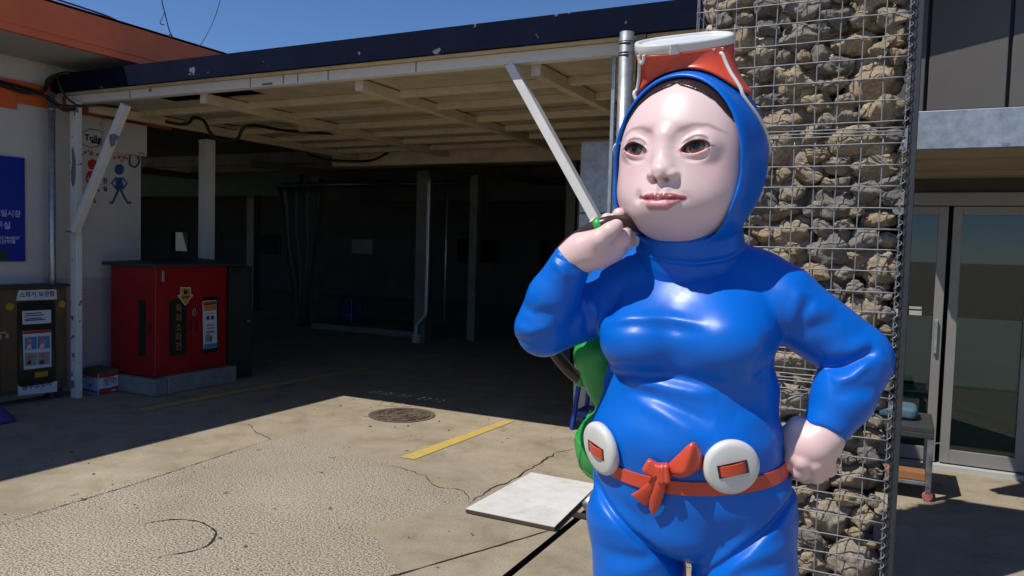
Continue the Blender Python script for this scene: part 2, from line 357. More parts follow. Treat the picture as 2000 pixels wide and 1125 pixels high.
def wline(name, pts, w, mat, parent, z=0.003):
    P_ = [W(*p, z) for p in pts]; vs, fs = [], []
    for i, p in enumerate(P_):
        d = P_[min(i + 1, len(P_) - 1)] - P_[max(i - 1, 0)]; d /= np.linalg.norm(d); nn = np.cross((1, 0, 0), d); vs += [p + nn * w / 2, p - nn * w / 2]
        if i: k = 2 * i; fs.append((k - 2, k - 1, k + 1, k))
    return mesh(name, vs, fs, mat, parent)
man = wpoly('painted_man', [(226, 347), (238, 347), (241, 366), (236, 372), (229, 372), (225, 366)], M_PBLUE, office, 0.004); man['label'] = 'blue stick man with hands on hips'
wdisc('head', 232.5, 331, 9.5, 10.5, M_PBLUE, man, z=0.005); wline('arm', [(227, 346), (218, 358), (228, 370)], 0.022, M_PBLUE, man); wline('arm', [(238, 346), (248, 358), (238, 370)], 0.022, M_PBLUE, man)
wline('leg', [(231, 370), (225, 384), (219, 396), (213, 396)], 0.026, M_PBLUE, man, 0.0035); wline('leg', [(235, 370), (242, 384), (249, 396), (256, 396)], 0.026, M_PBLUE, man, 0.0035)
wom = wpoly('painted_woman', [(172, 334), (188, 334), (187, 356), (195, 374), (166, 374), (174, 356)], M_PRED, office, 0.004); wom['label'] = 'red stick woman half hidden by the brace'
wdisc('head', 180, 321, 9.5, 10.5, M_PRED, wom, z=0.005); wline('arm', [(173, 335), (168, 350), (175, 362)], 0.022, M_PRED, wom); wline('leg', [(187, 374), (183, 388), (186, 397)], 0.02, M_PRED, wom, .0035)
for cx, cy, r in ((166, 298, 4.2), (178, 299, 5.6), (190, 302, 3.8), (223.5, 308, 4.5), (233, 307, 5.0), (242, 308, 5.0), (237.5, 315, 3.6), (234, 299, 3.2)):
    fl = wpoly('flower', [(cx + r * (0.62 + 0.38 * math.cos(5 * t)) * math.cos(t), cy + r * 1.1 * (0.62 + 0.38 * math.cos(5 * t)) * math.sin(t)) for t in [2 * math.pi * k / 30 for k in range(30)]], M_PRED, office)
wpoly('leaf', [(158, 301), (161, 300), (163, 302), (160, 303)], M_PGRN, office); wpoly('leaf', [(247, 307), (251, 310), (246, 312)], M_PGRN, office); wpoly('leaf', [(170, 294), (173, 292), (174, 297)], M_PGRN, office)
cl = []
for k in range(41):
    t = 2 * math.pi * k / 40; r = 1 + 0.10 * abs(math.sin(t * 4.5)); cl.append((180 + 23 * r * math.cos(t), 270 + 16.5 * r * math.sin(t)))
wline('cloud_outline', cl, 0.007, M_PBLK, office); wline('cloud_outline', [(203, 250), (196, 246), (193, 242), (198, 238), (205, 237)], 0.006, M_PBLK, office)
text('painted_word', 'Toilet', W(165, 273), (0, 1, 0), (0, -.02, 1), 0.085, M_PBLK, office, 0.003)
wpoly('painted_arrow', [(178, 275), (190, 278), (190, 275), (197, 280), (190, 283.5), (190, 281), (178, 279.5)], M_PBLK, office)
for ch, y in (('화', 328), ('장', 357), ('실', 372)):
    text('painted_word', ch, W(200, y), (0, 1, 0), (0, 0, 1), 0.062, M_PBLK, office, 0.0015)
# peeled paint on the corner post is added with the canopy below

# ================================================================== canopy along the front of the market hall
canopy = thing('market_canopy', (-3.0, 4.66, 0), 'white framed market canopy with navy fascia and slatted board ceiling', 'canopy')
CZ = 2.775
box('front_beam', (-7.1, 4.66, CZ), (-0.95, 4.74, CZ + .075), M_WHITEP, canopy, 0.004)
box('beam_cover', (-7.1, 4.668, CZ + .077), (-0.95, 4.735, CZ + .135), M_CREAM, canopy, 0.003)
box('flashing', (-7.12, 4.575, 2.852), (-0.95, 4.66, 2.862), M_CREAM, canopy)
box('fascia', (-7.15, 4.54, 2.855), (-0.95, 4.572, 3.03), M_NAVY, canopy, 0.003)
for k, x in enumerate((-6.2, -4.75, -4.4, -4.25, -3.95, -3.15)):      # joints of the white cover strip
    box('cover_joint', (x, 4.655, CZ + .004), (x + .006, 4.66, CZ + .07), M_PEEL, canopy)
for x0, z0, w, h in ((-4.62, 2.782, .11, .016), (-5.95, 2.815, .03, .03)):
    box('peeled_patch', (x0, 4.657, z0), (x0 + w, 4.66, z0 + h), M_PEEL, canopy)
RX = (-6.86, -5.38, -3.72, -2.24, -0.96); RZ = 2.70
for x in RX: box('rafter', (x - .035, 4.742, RZ), (x + .035, 8.72, RZ + .085), M_CREAM, canopy, 0.004)
PYs = (5.25, 5.82, 6.52, 7.12, 7.70, 8.28)
for i in range(len(RX) - 1):
    for y in PYs:
        box('purlin', (RX[i] + .036, y - .03, RZ + .035), (RX[i + 1] - .036, y + .03, RZ + .092), M_CREAM, canopy, 0.003)
for i in range(len(RX) - 1):
    for y0, y1 in ((4.745, 5.55), (5.553, 6.28), (6.36, 7.45), (7.453, 8.72)):
        if y0 < 4.8 and i in (0, 1):
            for xa, xb in ((RX[i], max(RX[i], -6.06)), (min(RX[i + 1], -4.9), RX[i + 1] - .004)):
                if xb - xa > .02: box('ceiling_board', (xa, y0, RZ + .0935), (xb, 5.02, RZ + .106), M_CEIL, canopy)
            y0 = 5.023
        box('ceiling_board', (RX[i] - .0, y0, RZ + .0935), (RX[i + 1] - .004, y1, RZ + .106), M_CEIL, canopy)
# roof deck; unseen slats and battens behind the fascia are spaced to cast sun spots
deck = [((-7.12, 5.05, 2.96), (-0.95, 8.9, 3.0)), ((-7.12, 4.575, 2.96), (-6.06, 5.05, 3.0)), ((-5.12, 4.575, 2.96), (-0.95, 5.05, 3.0))]
boxes('roof_deck', deck, M_DARK, canopy)
r_ = random.Random(3); holes = []
x = -6.06; sl = []
while x < -5.12:
    w = r_.uniform(.035, .075); g = r_.uniform(.012, .026)
    sl.append(((x, 4.575, 2.965), (x + w, 5.05, 2.99))); x += w + g
boxes('dapple_slat', sl, M_DARK, canopy)
boxes('dapple_batten', [((-6.06, 4.575, 2.991), (-5.12, 4.755, 3.0)), ((-6.06, 4.775, 2.991), (-5.12, 4.835, 3.0)), ((-6.06, 4.86, 2.991), (-5.12, 5.05, 3.0))], M_DARK, canopy)
box('back_beam', (-7.3, 8.73, 2.62), (-0.95, 8.83, 2.80), M_CREAM, canopy, .004)
# posts and braces
PX0, PX1 = float(onY(137, 450, 4.6)[0]), float(onY(149, 450, 4.6)[0])
post = box('post', (PX0, 4.60, 0), (PX1, 4.659, CZ - .002), M_CHIP, canopy, 0.004)
def postpoly(pts): 
    return mesh('peeled_patch', [onY(138.5 + (px - 139) * .62, py, 4.5975) for px, py in pts], [tuple(range(len(pts)))[::-1]], M_PEEL, post)
postpoly([(141, 292), (146, 286), (150, 300), (154, 315), (154, 345), (150, 362), (144, 366), (140, 355), (139, 335), (143, 318)])
postpoly([(140, 268), (146, 265), (145, 269)])
for y, x, s in ((622, 143, 5), (695, 146, 5), (752, 143, 8)): postpoly([(x - s, y - s), (x + s * .6, y - s * 1.2), (x + s, y + s * .3), (x - s * .2, y + s)])
bl = beam('brace', onY(146, 452, 4.56), onY(246, 205, 4.60), 0.055, 0.075, M_WHITEP, canopy, (0, 1, 0)); bl['label'] = 'shaded brace with a torn patch'
mesh('peeled_patch', [onY(px, py, 4.536) for px, py in ((213, 264), (222, 261), (233, 266), (231, 270), (226, 276), (224, 283), (218, 288), (214, 280))], [tuple(range(8))[::-1]], M_PEEL, bl)
box('end_plate', (PX0 + .03, 4.53, 1.565), (PX1 + .03, 4.598, 1.58), M_ORANGE2, bl)
br = beam('brace', (-2.40, 4.69, CZ + 0.0), (-1.70, 4.69, 1.66), 0.06, 0.085, M_WHITEP, canopy, (0, 1, 0)); br['label'] = 'sunlit brace behind the statue'
for t in (.35, .38, .55, .6, .62): 
    c = np.array([-2.40, 4.66, CZ]) * (1 - t) + np.array([-1.70, 4.66, 1.66]) * t; box('chip', c + np.array([.012, -.002, -.012]), c + np.array([.024, .001, .012]), M_PEEL, br)
box('pole', (-1.685, 4.70, 0), (-1.66, 4.725, CZ - .001), M_GALV, canopy, 0.004)
box('post', (-7.37, 6.44, 0), (-7.24, 6.57, RZ - .002), M_WHITEP, canopy, 0.004)
# down pipes
dp = thing('drain_pipe', (-7.07, 4.5, 0), 'thin shiny drain pipe beside the corner post', 'pipe')
tube('pipe', [(-7.10, 4.52, 0), (-7.10, 4.52, 2.86)], 0.03, M_GALV, dp, 14)
for z in (1.85, 2.7): tube('clamp', [(-7.10, 4.52, z), (-7.10, 4.52, z + .012)], 0.034, M_GALV, dp, 14)
dp = thing('drain_pipe', (-1.52, 4.49, 0), 'thick galvanised drain pipe under the canopy behind the statue head', 'pipe')
tube('pipe', [(-1.52, 4.49, 0), (-1.52, 4.49, 2.853)], 0.043, M_GALV, dp, 20)
for z in (2.72, 2.735, 2.79, 2.80): tube('wire_tie', [(-1.52 + .046 * math.cos(t), 4.49 + .046 * math.sin(t), z + .004 * math.sin(t)) for t in [2 * math.pi * k / 24 for k in range(24)]], 0.004, M_GALV, dp, 6, True)
tube('wire_tie', [(-1.565, 4.49, 2.735), (-1.64, 4.62, 2.74), (-1.70, 4.655, 2.735)], 0.003, M_GALV, dp, 6)
M_RUST = paint('black rusty steel', (0.03, 0.022, 0.018), 0.8, 0, 0.3, 12)
box('back_strap', (-1.475, 4.545, 2.3), (-1.42, 4.57, 2.85), M_RUST, dp)

# ================================================================== the dim market hall behind
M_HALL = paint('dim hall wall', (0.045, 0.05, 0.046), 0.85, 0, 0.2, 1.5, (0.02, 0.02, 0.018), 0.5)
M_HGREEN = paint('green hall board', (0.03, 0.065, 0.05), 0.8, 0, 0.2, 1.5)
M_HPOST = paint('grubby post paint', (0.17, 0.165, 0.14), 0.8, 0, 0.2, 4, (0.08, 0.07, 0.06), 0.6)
hall = thing('market_hall', (-9, 14, 0), 'dark open market hall behind the canopy', 'building')
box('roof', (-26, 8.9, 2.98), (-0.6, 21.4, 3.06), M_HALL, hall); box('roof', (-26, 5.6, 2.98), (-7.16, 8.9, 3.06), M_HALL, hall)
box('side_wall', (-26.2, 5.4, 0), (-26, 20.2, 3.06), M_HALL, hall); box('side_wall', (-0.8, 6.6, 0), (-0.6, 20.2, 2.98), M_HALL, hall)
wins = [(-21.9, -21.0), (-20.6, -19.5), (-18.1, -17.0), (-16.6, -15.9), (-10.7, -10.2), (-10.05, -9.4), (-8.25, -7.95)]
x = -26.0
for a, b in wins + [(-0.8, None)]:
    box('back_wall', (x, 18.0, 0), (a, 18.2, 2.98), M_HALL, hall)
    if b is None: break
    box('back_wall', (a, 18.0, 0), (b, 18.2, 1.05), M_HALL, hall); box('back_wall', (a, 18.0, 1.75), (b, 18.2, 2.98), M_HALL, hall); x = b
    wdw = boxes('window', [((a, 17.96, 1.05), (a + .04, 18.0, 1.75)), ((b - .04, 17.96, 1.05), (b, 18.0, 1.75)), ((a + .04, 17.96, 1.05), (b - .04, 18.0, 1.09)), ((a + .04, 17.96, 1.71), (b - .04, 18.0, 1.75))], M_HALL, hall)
back = box('window_backdrop', (-30, 21.5, 0), (4, 21.7, 5.2), M_HALL, None, origin=(-13, 21.6, 0)); tag(back, 'dark wall added beyond the back windows of the hall to dim them', 'wall')  # added wall, blocks the bright sky so the hall windows stay dim
box('lintel', (-14.8, 11.0, 2.38), (-9.95, 11.1, 2.98), M_HGREEN, hall)
box('lintel', (-9.9, 11.3, 2.30), (-1.2, 11.42, 2.55), M_HALL, hall)
for y in (9.6, 10.6, 12.5, 14.5): box('roof_beam', (-25.9, y, 2.80), (-0.85, y + .12, 2.979), M_HPOST, hall)
for x in (-12.4, -9.2, -6.0, -3.0): box('roof_beam', (x, 8.95, 2.68), (x + .1, 17.9, 2.799), M_HPOST, hall)
for x, y, w in ((-6.66, 10.2, .20), (-6.15, 10.9, .14), (-9.32, 10.75, .16), (-3.85, 9.4, .13), (-12.5, 12.4, .2), (-3.9, 13.5, .2)): box('hall_post', (x - w / 2, y - w / 2, 0), (x + w / 2, y + w / 2, 2.679), M_HPOST, hall)
box('kerb', (-9.6, 10.55, 0.0), (-6.8, 12.0, 0.10), M_HPOST, hall)
hp = thing('drain_pipe', (-6.53, 10.06, 0), 'galvanised drain pipe with a kinked foot on the grubby hall post', 'pipe')
tube('pipe', smooth_path([(-6.5, 10.06, 2.67), (-6.5, 10.06, 1.2), (-6.51, 10.06, .52), (-6.53, 10.06, .42), (-6.66, 10.06, .28), (-6.68, 10.06, .20), (-6.68, 10.06, .1)], 5), 0.036, M_GALV, hp, 12)
v, f = lathev([(.07, 0), (.07, .13), (.05, .14), (.045, .14)], (-6.68, 10.06, 0), (0, 0, 1), 16); mesh('concrete_foot', v, f, M_SOFFIT, hp)
tube('thin_pole', [(-6.2, 10.1, .38), (-6.2, 10.1, 2.32)], 0.018, M_GALV, hall, 8)
M_PIPE = paint('far pole', (0.45, 0.45, 0.45), 0.4, 0.5); tube('thin_pole', [(-3.72, 9.32, 0), (-3.72, 9.32, 2.67)], 0.022, M_PIPE, hall, 8)
M_BLUEP = paint('blue plastic', (0.006, 0.016, 0.07), 0.4)
cr_ = thing('curtain_rail', (-8.1, 10.6, 2.53), 'blue rolled awning along the hall opening', 'awning')
tube('roll', [(-9.9, 10.5, 2.53), (-8.0, 10.5, 2.53), (-6.3, 10.5, 2.52)], 0.045, M_BLUEP, cr_, 10)
M_TARP = paint('dull green tarpaulin', (0.025, 0.05, 0.042), 0.55, 0, 0.2, 5)
vs, fs = [], []; NT_ = 25
for i in range(18):
    u = i / 17; z = 2.5 - 2.48 * u; wd = 0.42 * (1 - u) ** 1.3 + 0.10 + .06 * u
    for k in range(NT_):
        t = k / (NT_ - 1); vs.append((-9.52 + (t - .5) * 2 * wd + .12 * u, 10.5 + .05 * math.sin(t * 22) * (1 - .3 * u) + .03 * math.sin(u * 9 + t * 5), z))
fs = [(i * NT_ + k, i * NT_ + k + 1, (i + 1) * NT_ + k + 1, (i + 1) * NT_ + k) for i in range(17) for k in range(NT_ - 1)]
tp = mesh('gathered_curtain', vs, fs, M_TARP, None, True, origin=(-9.5, 10.5, 0)); tp.modifiers.new('t', 'SOLIDIFY').thickness = 0.006
tag(tp, 'gathered green tarpaulin curtain hanging at the dim hall entrance', 'curtain')
# white panels stored in the hall
box('notice_board', (-8.65, 10.9, 1.35), (-8.2, 10.93, 1.6), M_HPOST, hall); box('notice_board', (-10.2, 11.2, 1.7), (-9.85, 11.23, 2.4), M_HPOST, hall)
# ================================================================== shop front on the right
M_ALU = paint('brown grey aluminium', (0.27, 0.255, 0.24), 0.45, 0.3, 0.08, 4)
M_CLAD = paint('dark grey cladding', (0.095, 0.088, 0.082), 0.6, 0, 0.08, 3)
M_BEIGE = paint('beige soffit trim', (0.30, 0.26, 0.19), 0.7, 0, 0.1, 3)
n_ = NT('door glass'); tr = n_.n('BsdfTransparent'); tr.inputs[0].default_value = (0.75, 0.82, 0.78, 1); gl = n_.n('BsdfGlossy'); gl.inputs['Roughness'].default_value = 0.01
fr_ = n_.n('Fresnel'); fr_.inputs[0].default_value = 1.55; mx = n_.n('MixShader'); n_.L(fr_.outputs[0], mx.inputs[0]); n_.L(tr.outputs[0], mx.inputs[1]); n_.L(gl.outputs[0], mx.inputs[2])
n_.L(mx.outputs[0], n_.t.nodes['Material Output'].inputs[0]); M_GLASS = n_.m
M_FILM = paint('pale green film', (0.46, 0.56, 0.47), 0.5, 0, 0.08, 2); M_FILM2 = paint('dark green film', (0.07, 0.12, 0.085), 0.45, 0, 0.15, 2)
DY = 6.45
shop = thing('shop_front', (0.6, DY, 0), 'shop front with grey framed glass doors under dark cladding', 'building')
box('threshold', (-2.55, DY - .06, 0), (3.4, DY + .12, 0.035), M_SOFFIT, shop)
def leaf(x0, x1):
    z0, z1, w = 0.045, 1.93, 0.062
    d = boxes('door', [((x0, DY, z0), (x0 + w, DY + .05, z1)), ((x1 - w, DY, z0), (x1, DY + .05, z1)), ((x0 + w, DY, z1 - w), (x1 - w, DY + .05, z1)), ((x0 + w, DY, z0), (x1 - w, DY + .05, z0 + .10))], M_ALU, shop, 0.003)
    box('glass', (x0 + w, DY + .02, z0 + .10), (x1 - w, DY + .028, z1 - w), M_GLASS, d)
    box('door_film', (x0 + w, DY + .032, .62), (x1 - w, DY + .036, 1.12), M_FILM, d); box('door_film', (x0 + w, DY + .032, z0 + .10), (x1 - w, DY + .036, .60), M_FILM2, d)
    box('handle', (x1 - .05, DY - .03, .85), (x1 - .03, DY - .002, 1.1), M_GALV, d, .003)
    return d
DOORS = []
for x0, x1 in ((-0.21, 0.318), (0.348, 0.876), (0.886, 1.414), (1.444, 1.972)): DOORS.append(leaf(x0, x1))
for (pa, pb, pc, pd_) in ((1737, 602, 1766, 619), (1776, 598, 1800, 604), (1776, 606, 1800, 616)):
    qa, qb = onY(pa, pb, DY + .018), onY(pc, pd_, DY + .018); box('paper_notice', (qa[0], DY + .0165, qb[2]), (qb[0], DY + .0175, qa[2]), M_SOFFIT, DOORS[0])
box('header', (-0.25, DY - .01, 1.935), (3.4, DY + .07, 2.03), M_ALU, shop, .003)
box('transom', (-0.25, DY + .03, 2.03), (3.4, DY + .05, 2.19), M_DARK, shop)
box('soffit', (-0.02, 4.70, 2.135), (3.4, DY + .03, 2.16), M_BEIGE, shop)
box('soffit_trim', (-0.02, 5.2, 2.115), (3.4, 5.26, 2.134), M_BEIGE, shop); box('soffit_trim', (-0.02, 5.9, 2.105), (3.4, 5.98, 2.134), M_BEIGE, shop)
box('galvanised_beam', (-0.02, 4.64, 2.125), (3.4, 4.70, 2.325), M_GALV, shop, .003)
x = -0.28
while x < 3.3:
    box('cladding_panel', (x + .009, 4.66, 2.328), (x + .361, 4.70, 3.6), M_CLAD, shop, .004); x += 0.37
box('cladding_backing', (-0.3, 4.705, 2.33), (3.4, 4.76, 3.6), M_DARK, shop)
box('panel_wall', (-2.58, DY + .02, 0), (-0.25, DY + .1, 2.5), M_GALV, shop)['label'] = 'plain grey metal wall panels beside the doors'
for z in (0.62, 1.24, 1.86): box('panel_joint', (-2.58, DY + .012, z), (-0.25, DY + .019, z + .012), M_DARK, shop)
mesh('shadow_overhang', [(-0.25, 4.40, 3.05), (3.4, 4.78, 3.05), (3.4, 5.2, 3.05), (-0.25, 5.2, 3.05), (-0.25, 4.40, 3.15), (3.4, 4.78, 3.15), (3.4, 5.2, 3.15), (-0.25, 5.2, 3.15)], BF, M_DARK, shop)  # unseen slab added above; its slanted edge casts the diagonal shadow on the cladding
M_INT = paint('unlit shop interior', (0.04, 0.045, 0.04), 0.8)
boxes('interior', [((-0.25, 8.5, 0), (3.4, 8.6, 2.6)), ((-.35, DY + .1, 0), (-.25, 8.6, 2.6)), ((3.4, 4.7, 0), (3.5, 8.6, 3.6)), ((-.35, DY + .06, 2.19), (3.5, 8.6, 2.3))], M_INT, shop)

# trolley by the doors
M_WOODP = paint('orange brown plank', (0.30, 0.13, 0.05), 0.6, 0, 0.15, 6); M_BLK = paint('black board', (0.035, 0.036, 0.036), 0.6, 0, 0.2, 6); M_CAST = paint('pink caster rubber', (0.45, 0.14, 0.12), 0.5)
M_OLDST = paint('scuffed steel', (0.30, 0.29, 0.29), 0.45, 0.6, 0.3, 18, (0.08, 0.06, 0.05), 0.7)
tx0, tx1, ty0, ty1 = -0.55, 0.262, 5.50, 6.02
tro = thing('trolley', (tx0, ty0, 0), 'low steel trolley with black top and pink casters by the glass doors', 'trolley')
box('top', (tx0, ty0, .44), (tx1, ty1, .475), M_BLK, tro, .004); box('top_rail', (tx0, ty0 - .004, .405), (tx1, ty0 + .03, .439), M_BLK, tro, .003)
for x in (tx0, tx1 - .035):
    for y in (ty0, ty1 - .035):
        box('leg', (x, y, .09), (x + .035, y + .035, .405), M_OLDST, tro, .003)
        c = thing('x', (0, 0, 0), 'x', 'x'); bpy.data.objects.remove(c)
        cx, cy = x + .018, y + .018
        yk = box('caster_fork', (cx - .016, cy - .014, .055), (cx + .016, cy + .014, .09), M_OLDST, tro, .002)
        v, f = lathev([(.012, -.011), (.028, -.011), (.032, -.006), (.032, .006), (.028, .011), (.012, .011)], (cx, cy, .032), (0, 1, 0.0), 18); mesh('wheel', v, f, M_CAST, yk)
for y in (ty0, ty1 - .03): box('lower_rail', (tx0 + .036, y, .10), (tx1 - .036, y + .03, .125), M_OLDST, tro, .003)
box('plank', (tx0 + .04, ty0 + .005, .128), (tx1 - .036, ty0 + .12, .18), M_WOODP, tro, .003); box('plank', (tx0 + .04, ty0 + .13, .128), (tx1 - .036, ty0 + .25, .15), M_WOODP, tro, .003)
M_CUSH = paint('faded blue cushion', (0.06, 0.13, 0.17), 0.8, 0, 0.2, 12, None, 0, .4, 90)
v, f = extrude2d(rrect(-.50, 5.66, .17, 5.92, .05), (0, 0, .56), (1, 0, 0), (0, 1, 0), .083); cu_ = mesh('cushion', v, f, M_CUSH, None, False, .03, origin=(-.1, 5.8, .477)); cu_.modifiers['bevel'].segments = 4
tag(cu_, 'faded blue cushion lying on the steel trolley', 'cushion')

# ================================================================== fire extinguisher cupboard (brown)
M_BRN = paint('brown cupboard paint', (0.115, 0.072, 0.035), 0.5, 0, 0.12, 5, (0.05, 0.03, 0.015), 0.4)
M_PAPER = paint('white label', (0.62, 0.66, 0.72), 0.6, 0, 0.04, 8); M_INK = paint('navy ink', (0.03, 0.02, 0.07), 0.6); M_INKR = paint('dark red ink', (0.16, 0.02, 0.05), 0.6); M_STR = paint('amber sticker', (0.45, 0.26, 0.02), 0.5, 0, .25, 20)
M_BLACKP = paint('black trim', (0.015, 0.014, 0.014), 0.4); M_RUB = paint('dark glazing', (0.03, 0.028, 0.022), 0.15)
M_SKY = paint('print blue', (0.06, 0.22, 0.45), 0.6); M_SKN = paint('print skin', (0.5, 0.2, 0.15), 0.6, 0, .5, 30); M_PRR = paint('print red', (0.42, 0.03, 0.03), 0.6); M_PRO = paint('print orange', (0.55, 0.25, 0.03), 0.6); M_PRG = paint('print grey', (0.28, 0.29, 0.31), 0.6, 0, .5, 60); M_PRD = paint('print dark', (0.05, 0.045, 0.05), 0.6, 0, .5, 40)
BX = -7.0
cup = thing('extinguisher_cupboard', (BX, 4.1, 0), 'brown steel fire extinguisher cupboard with white Korean labels', 'cupboard')
box('body', (WX + .01, 3.35, .10), (BX - .012, 4.60, 1.055), M_BRN, cup, .004)
box('top', (WX + .004, 3.32, 1.056), (BX + .02, 4.645, 1.078), M_BLK, cup, .003)
for y in (3.4, 4.52): box('foot', (WX + .03, y, 0), (BX - .03, y + .05, .099), M_BLK, cup)
F_ = (0, 1, 0); U_ = (0, 0, 1)
def bp(px, py, off=0.0): return onX(px, py, BX) + np.array([off, 0, 0])
def panel(name, pts, x, mat, parent, thick=.002):
    """flat piece on a face looking along +X, outline as (y, z)"""
    v, f = extrude2d(pts, (x, 0, 0), F_, U_, thick); return mesh(name, v, f, mat, parent)
dl = box('door', (BX - .012, 3.36, .13), (BX, 3.985, 1.04), M_BRN, cup, .003); dr = box('door', (BX - .012, 3.993, .13), (BX, 4.59, 1.04), M_BRN, cup, .003)
y0, z1 = bp(33, 590)[1:]; y1, z0 = bp(108, 746)[1:]
win = panel('window', rrect(y0, z0, y1, z1, .035), BX + .006, M_BLACKP, dr, .005); panel('pane', rrect(y0 + .012, z0 + .012, y1 - .012, z1 - .012, .03), BX + .008, M_RUB, win, .0015)
lb = panel('label', [bp(*p)[1:] for p in ((31, 587), (111, 584.5), (110, 566), (104, 564.5), (96, 566), (85, 565), (70, 566), (50, 567), (36, 567))], BX + .004, M_PAPER, dr); lb['label'] = 'torn white label reading 소화거 보관함'
text('lettering', '소화거 보관함', bp(37, 580.5, .005), F_, (0, -.01, 1), .056, M_INK, lb, .0012)
lb = panel('label', [bp(*p)[1:] for p in ((35, 773), (111, 765), (111, 744), (34, 752))], BX + .004, M_PAPER, dr); lb['label'] = 'white label reading 동부소방서'
text('lettering', '동부소방서', bp(42, 761.5, .005), F_, (0, .0, 1), .060, M_INK, lb, .0012)
for px, py in ((19, 599), (121, 594)):
    c = bp(px, py); v, f = lathev([(.034, 0), (.034, .003), (.01, .0035)], (BX + .0005, c[1], c[2]), (1, 0, 0), 24); mesh('round_sticker', v, f, M_STR, dr if px > 20 else dl)
pg = panel('notice', [bp(*p)[1:] for p in ((43, 634), (98.5, 630.5), (98.5, 605), (42, 607.5))], BX + .0105, M_PAPER, win)
for i, (a, b) in enumerate(((612.5, .7), (617, .8), (623, .7), (626, .85))): 
    p = bp(47, a); panel('text_line', [(p[1], p[2] - .006), (p[1] + .22 * b, p[2] - .006), (p[1] + .22 * b, p[2] + .004), (p[1], p[2] + .004)], BX + .0115, M_INK if i else M_INKR, pg, .0005)
pg = panel('poster', [bp(*p)[1:] for p in ((45.5, 722), (99, 716), (98.5, 643), (43, 647))], BX + .0105, M_PAPER, win)
def sub(parent, x, q, mat, name='print'): panel(name, [bp(*p)[1:] for p in q], x, mat, parent, .0005)
sub(pg, BX + .0115, ((43.5, 653), (98.5, 649), (98.5, 643.2), (43.2, 647.2)), M_PRR)
for (u0, v0, m2) in ((47, 657, M_SKY), (72, 655.5, M_SKY), (47, 688, M_PRG), (72, 686.5, M_PRG)):
    sub(pg, BX + .0115, ((u0, v0 + 26), (u0 + 23.5, v0 + 24.5), (u0 + 23.5, v0), (u0, v0 + 1.5)), m2, 'picture')
    sub(pg, BX + .0120, ((u0 + 2, v0 + 12), (u0 + 10, v0 + 20), (u0 + 17, v0 + 10), (u0 + 12, v0 + 3), (u0 + 5, v0 + 4)), M_SKN); sub(pg, BX + .0124, ((u0 + 3, v0 + 25), (u0 + 13, v0 + 23), (u0 + 12, v0 + 15), (u0 + 6, v0 + 17)), M_PAPER if m2 is M_SKY else M_PRD)
sub(win, BX + .0105, ((66, 738), (92, 734), (92, 724), (67, 727)), M_STR, 'tag')
p = bp(2, 650); box('hasp', (BX, p[1] - .03, p[2] - .008), (BX + .012, p[1] + .04, p[2] + .008), M_GALV, dr, .002); box('padlock', (BX + .013, p[1] - .05, p[2] - .055), (BX + .03, p[1] - .01, p[2] - .012), M_GALV, dl, .004)
p = bp(13.5, 656); box('lock_plate', (BX, p[1] - .012, p[2] - .02), (BX + .004, p[1] + .012, p[2] + .02), M_GALV, dr)

# purple bundle on the ground at the edge of the frame
M_PURP = paint('purple cloth', (0.085, 0.04, 0.22), 0.85, 0, 0.25, 8, None, 0, .5, 50)
pv = [(-6.95, 3.2, 0), (-6.36, 3.25, 0), (-6.36, 3.80, 0), (-6.95, 3.82, 0), (-6.88, 3.28, .20), (-6.52, 3.30, .22), (-6.50, 3.66, .19), (-6.86, 3.70, .18)]
pu = mesh('cloth_bundle', pv, BF, M_PURP, None, False, .05, origin=(-6.66, 3.5, 0)); pu.modifiers['bevel'].segments = 4
tag(pu, 'purple cloth bundle on the ground in front of the brown cupboard', 'bundle')

# ================================================================== red hydrant cabinet on its plinth
M_REDC = paint('red cabinet paint', (0.30, 0.009, 0.011), 0.42, 0, 0.10, 3, (0.16, 0.006, 0.006), 0.35)
M_PLIN = paint('rough plinth concrete', (0.24, 0.235, 0.22), 0.9, 0, 0.2, 5, (0.09, 0.085, 0.08), 0.6, .6, 40)
RXf, RY0, RY1 = -6.40, 5.09, 5.975
pl = thing('concrete_plinth', (-6.7, 5.5, 0), 'rough concrete plinth under the red hydrant cabinet', 'plinth')
box('slab', (-7.1, 5.19, 0), (-6.335, 6.06, .178), M_PLIN, pl, .012); box('slab', (-7.1, 5.03, 0), (-6.34, 5.185, .166), M_PLIN, pl, .02)
rc = thing('hydrant_cabinet', (RXf - .3, 5.5, .18), 'red steel fire hydrant cabinet with black roof on a concrete plinth', 'cabinet')
box('body', (-7.06, RY0, .181), (RXf, RY1, 1.252), M_REDC, rc, .006)
rf = mesh('roof', [(-7.13, RY0 - .05, 1.2525), (RXf + .035, RY0 - .05, 1.2525), (RXf + .035, RY1 + .26, 1.2525), (-7.13, RY1 + .26, 1.2525), (-7.13, RY0 - .05, 1.285), (RXf + .035, RY0 - .05, 1.278), (RXf + .035, RY1 + .26, 1.278), (-7.13, RY1 + .26, 1.32)], BF, M_BLK, rc, False, .004)
def rp(px, py, off=0.0): return onX(px, py, RXf) + np.array([off, 0, 0])
def rpanel(name, pts, off, mat, parent, th=.002): return panel(name, [rp(*p)[1:] for p in pts], RXf + off, mat, parent, th)
dA = box('door', (RXf, RY0 + .03, .23), (RXf + .008, 5.515, 1.09), M_REDC, rc, .002); dB = box('door', (RXf, 5.522, .23), (RXf + .008, RY1 - .03, 1.09), M_REDC, rc, .002)
y0, z1 = rp(329, 584)[1:]; y1, z0 = rp(363, 692)[1:]
wA = panel('window', rrect(y0, z0, y1, z1, .04), RXf + .0105, M_RUB, dA); M_GOLD = paint('faded gold lettering', (0.30, 0.19, 0.07), 0.5)
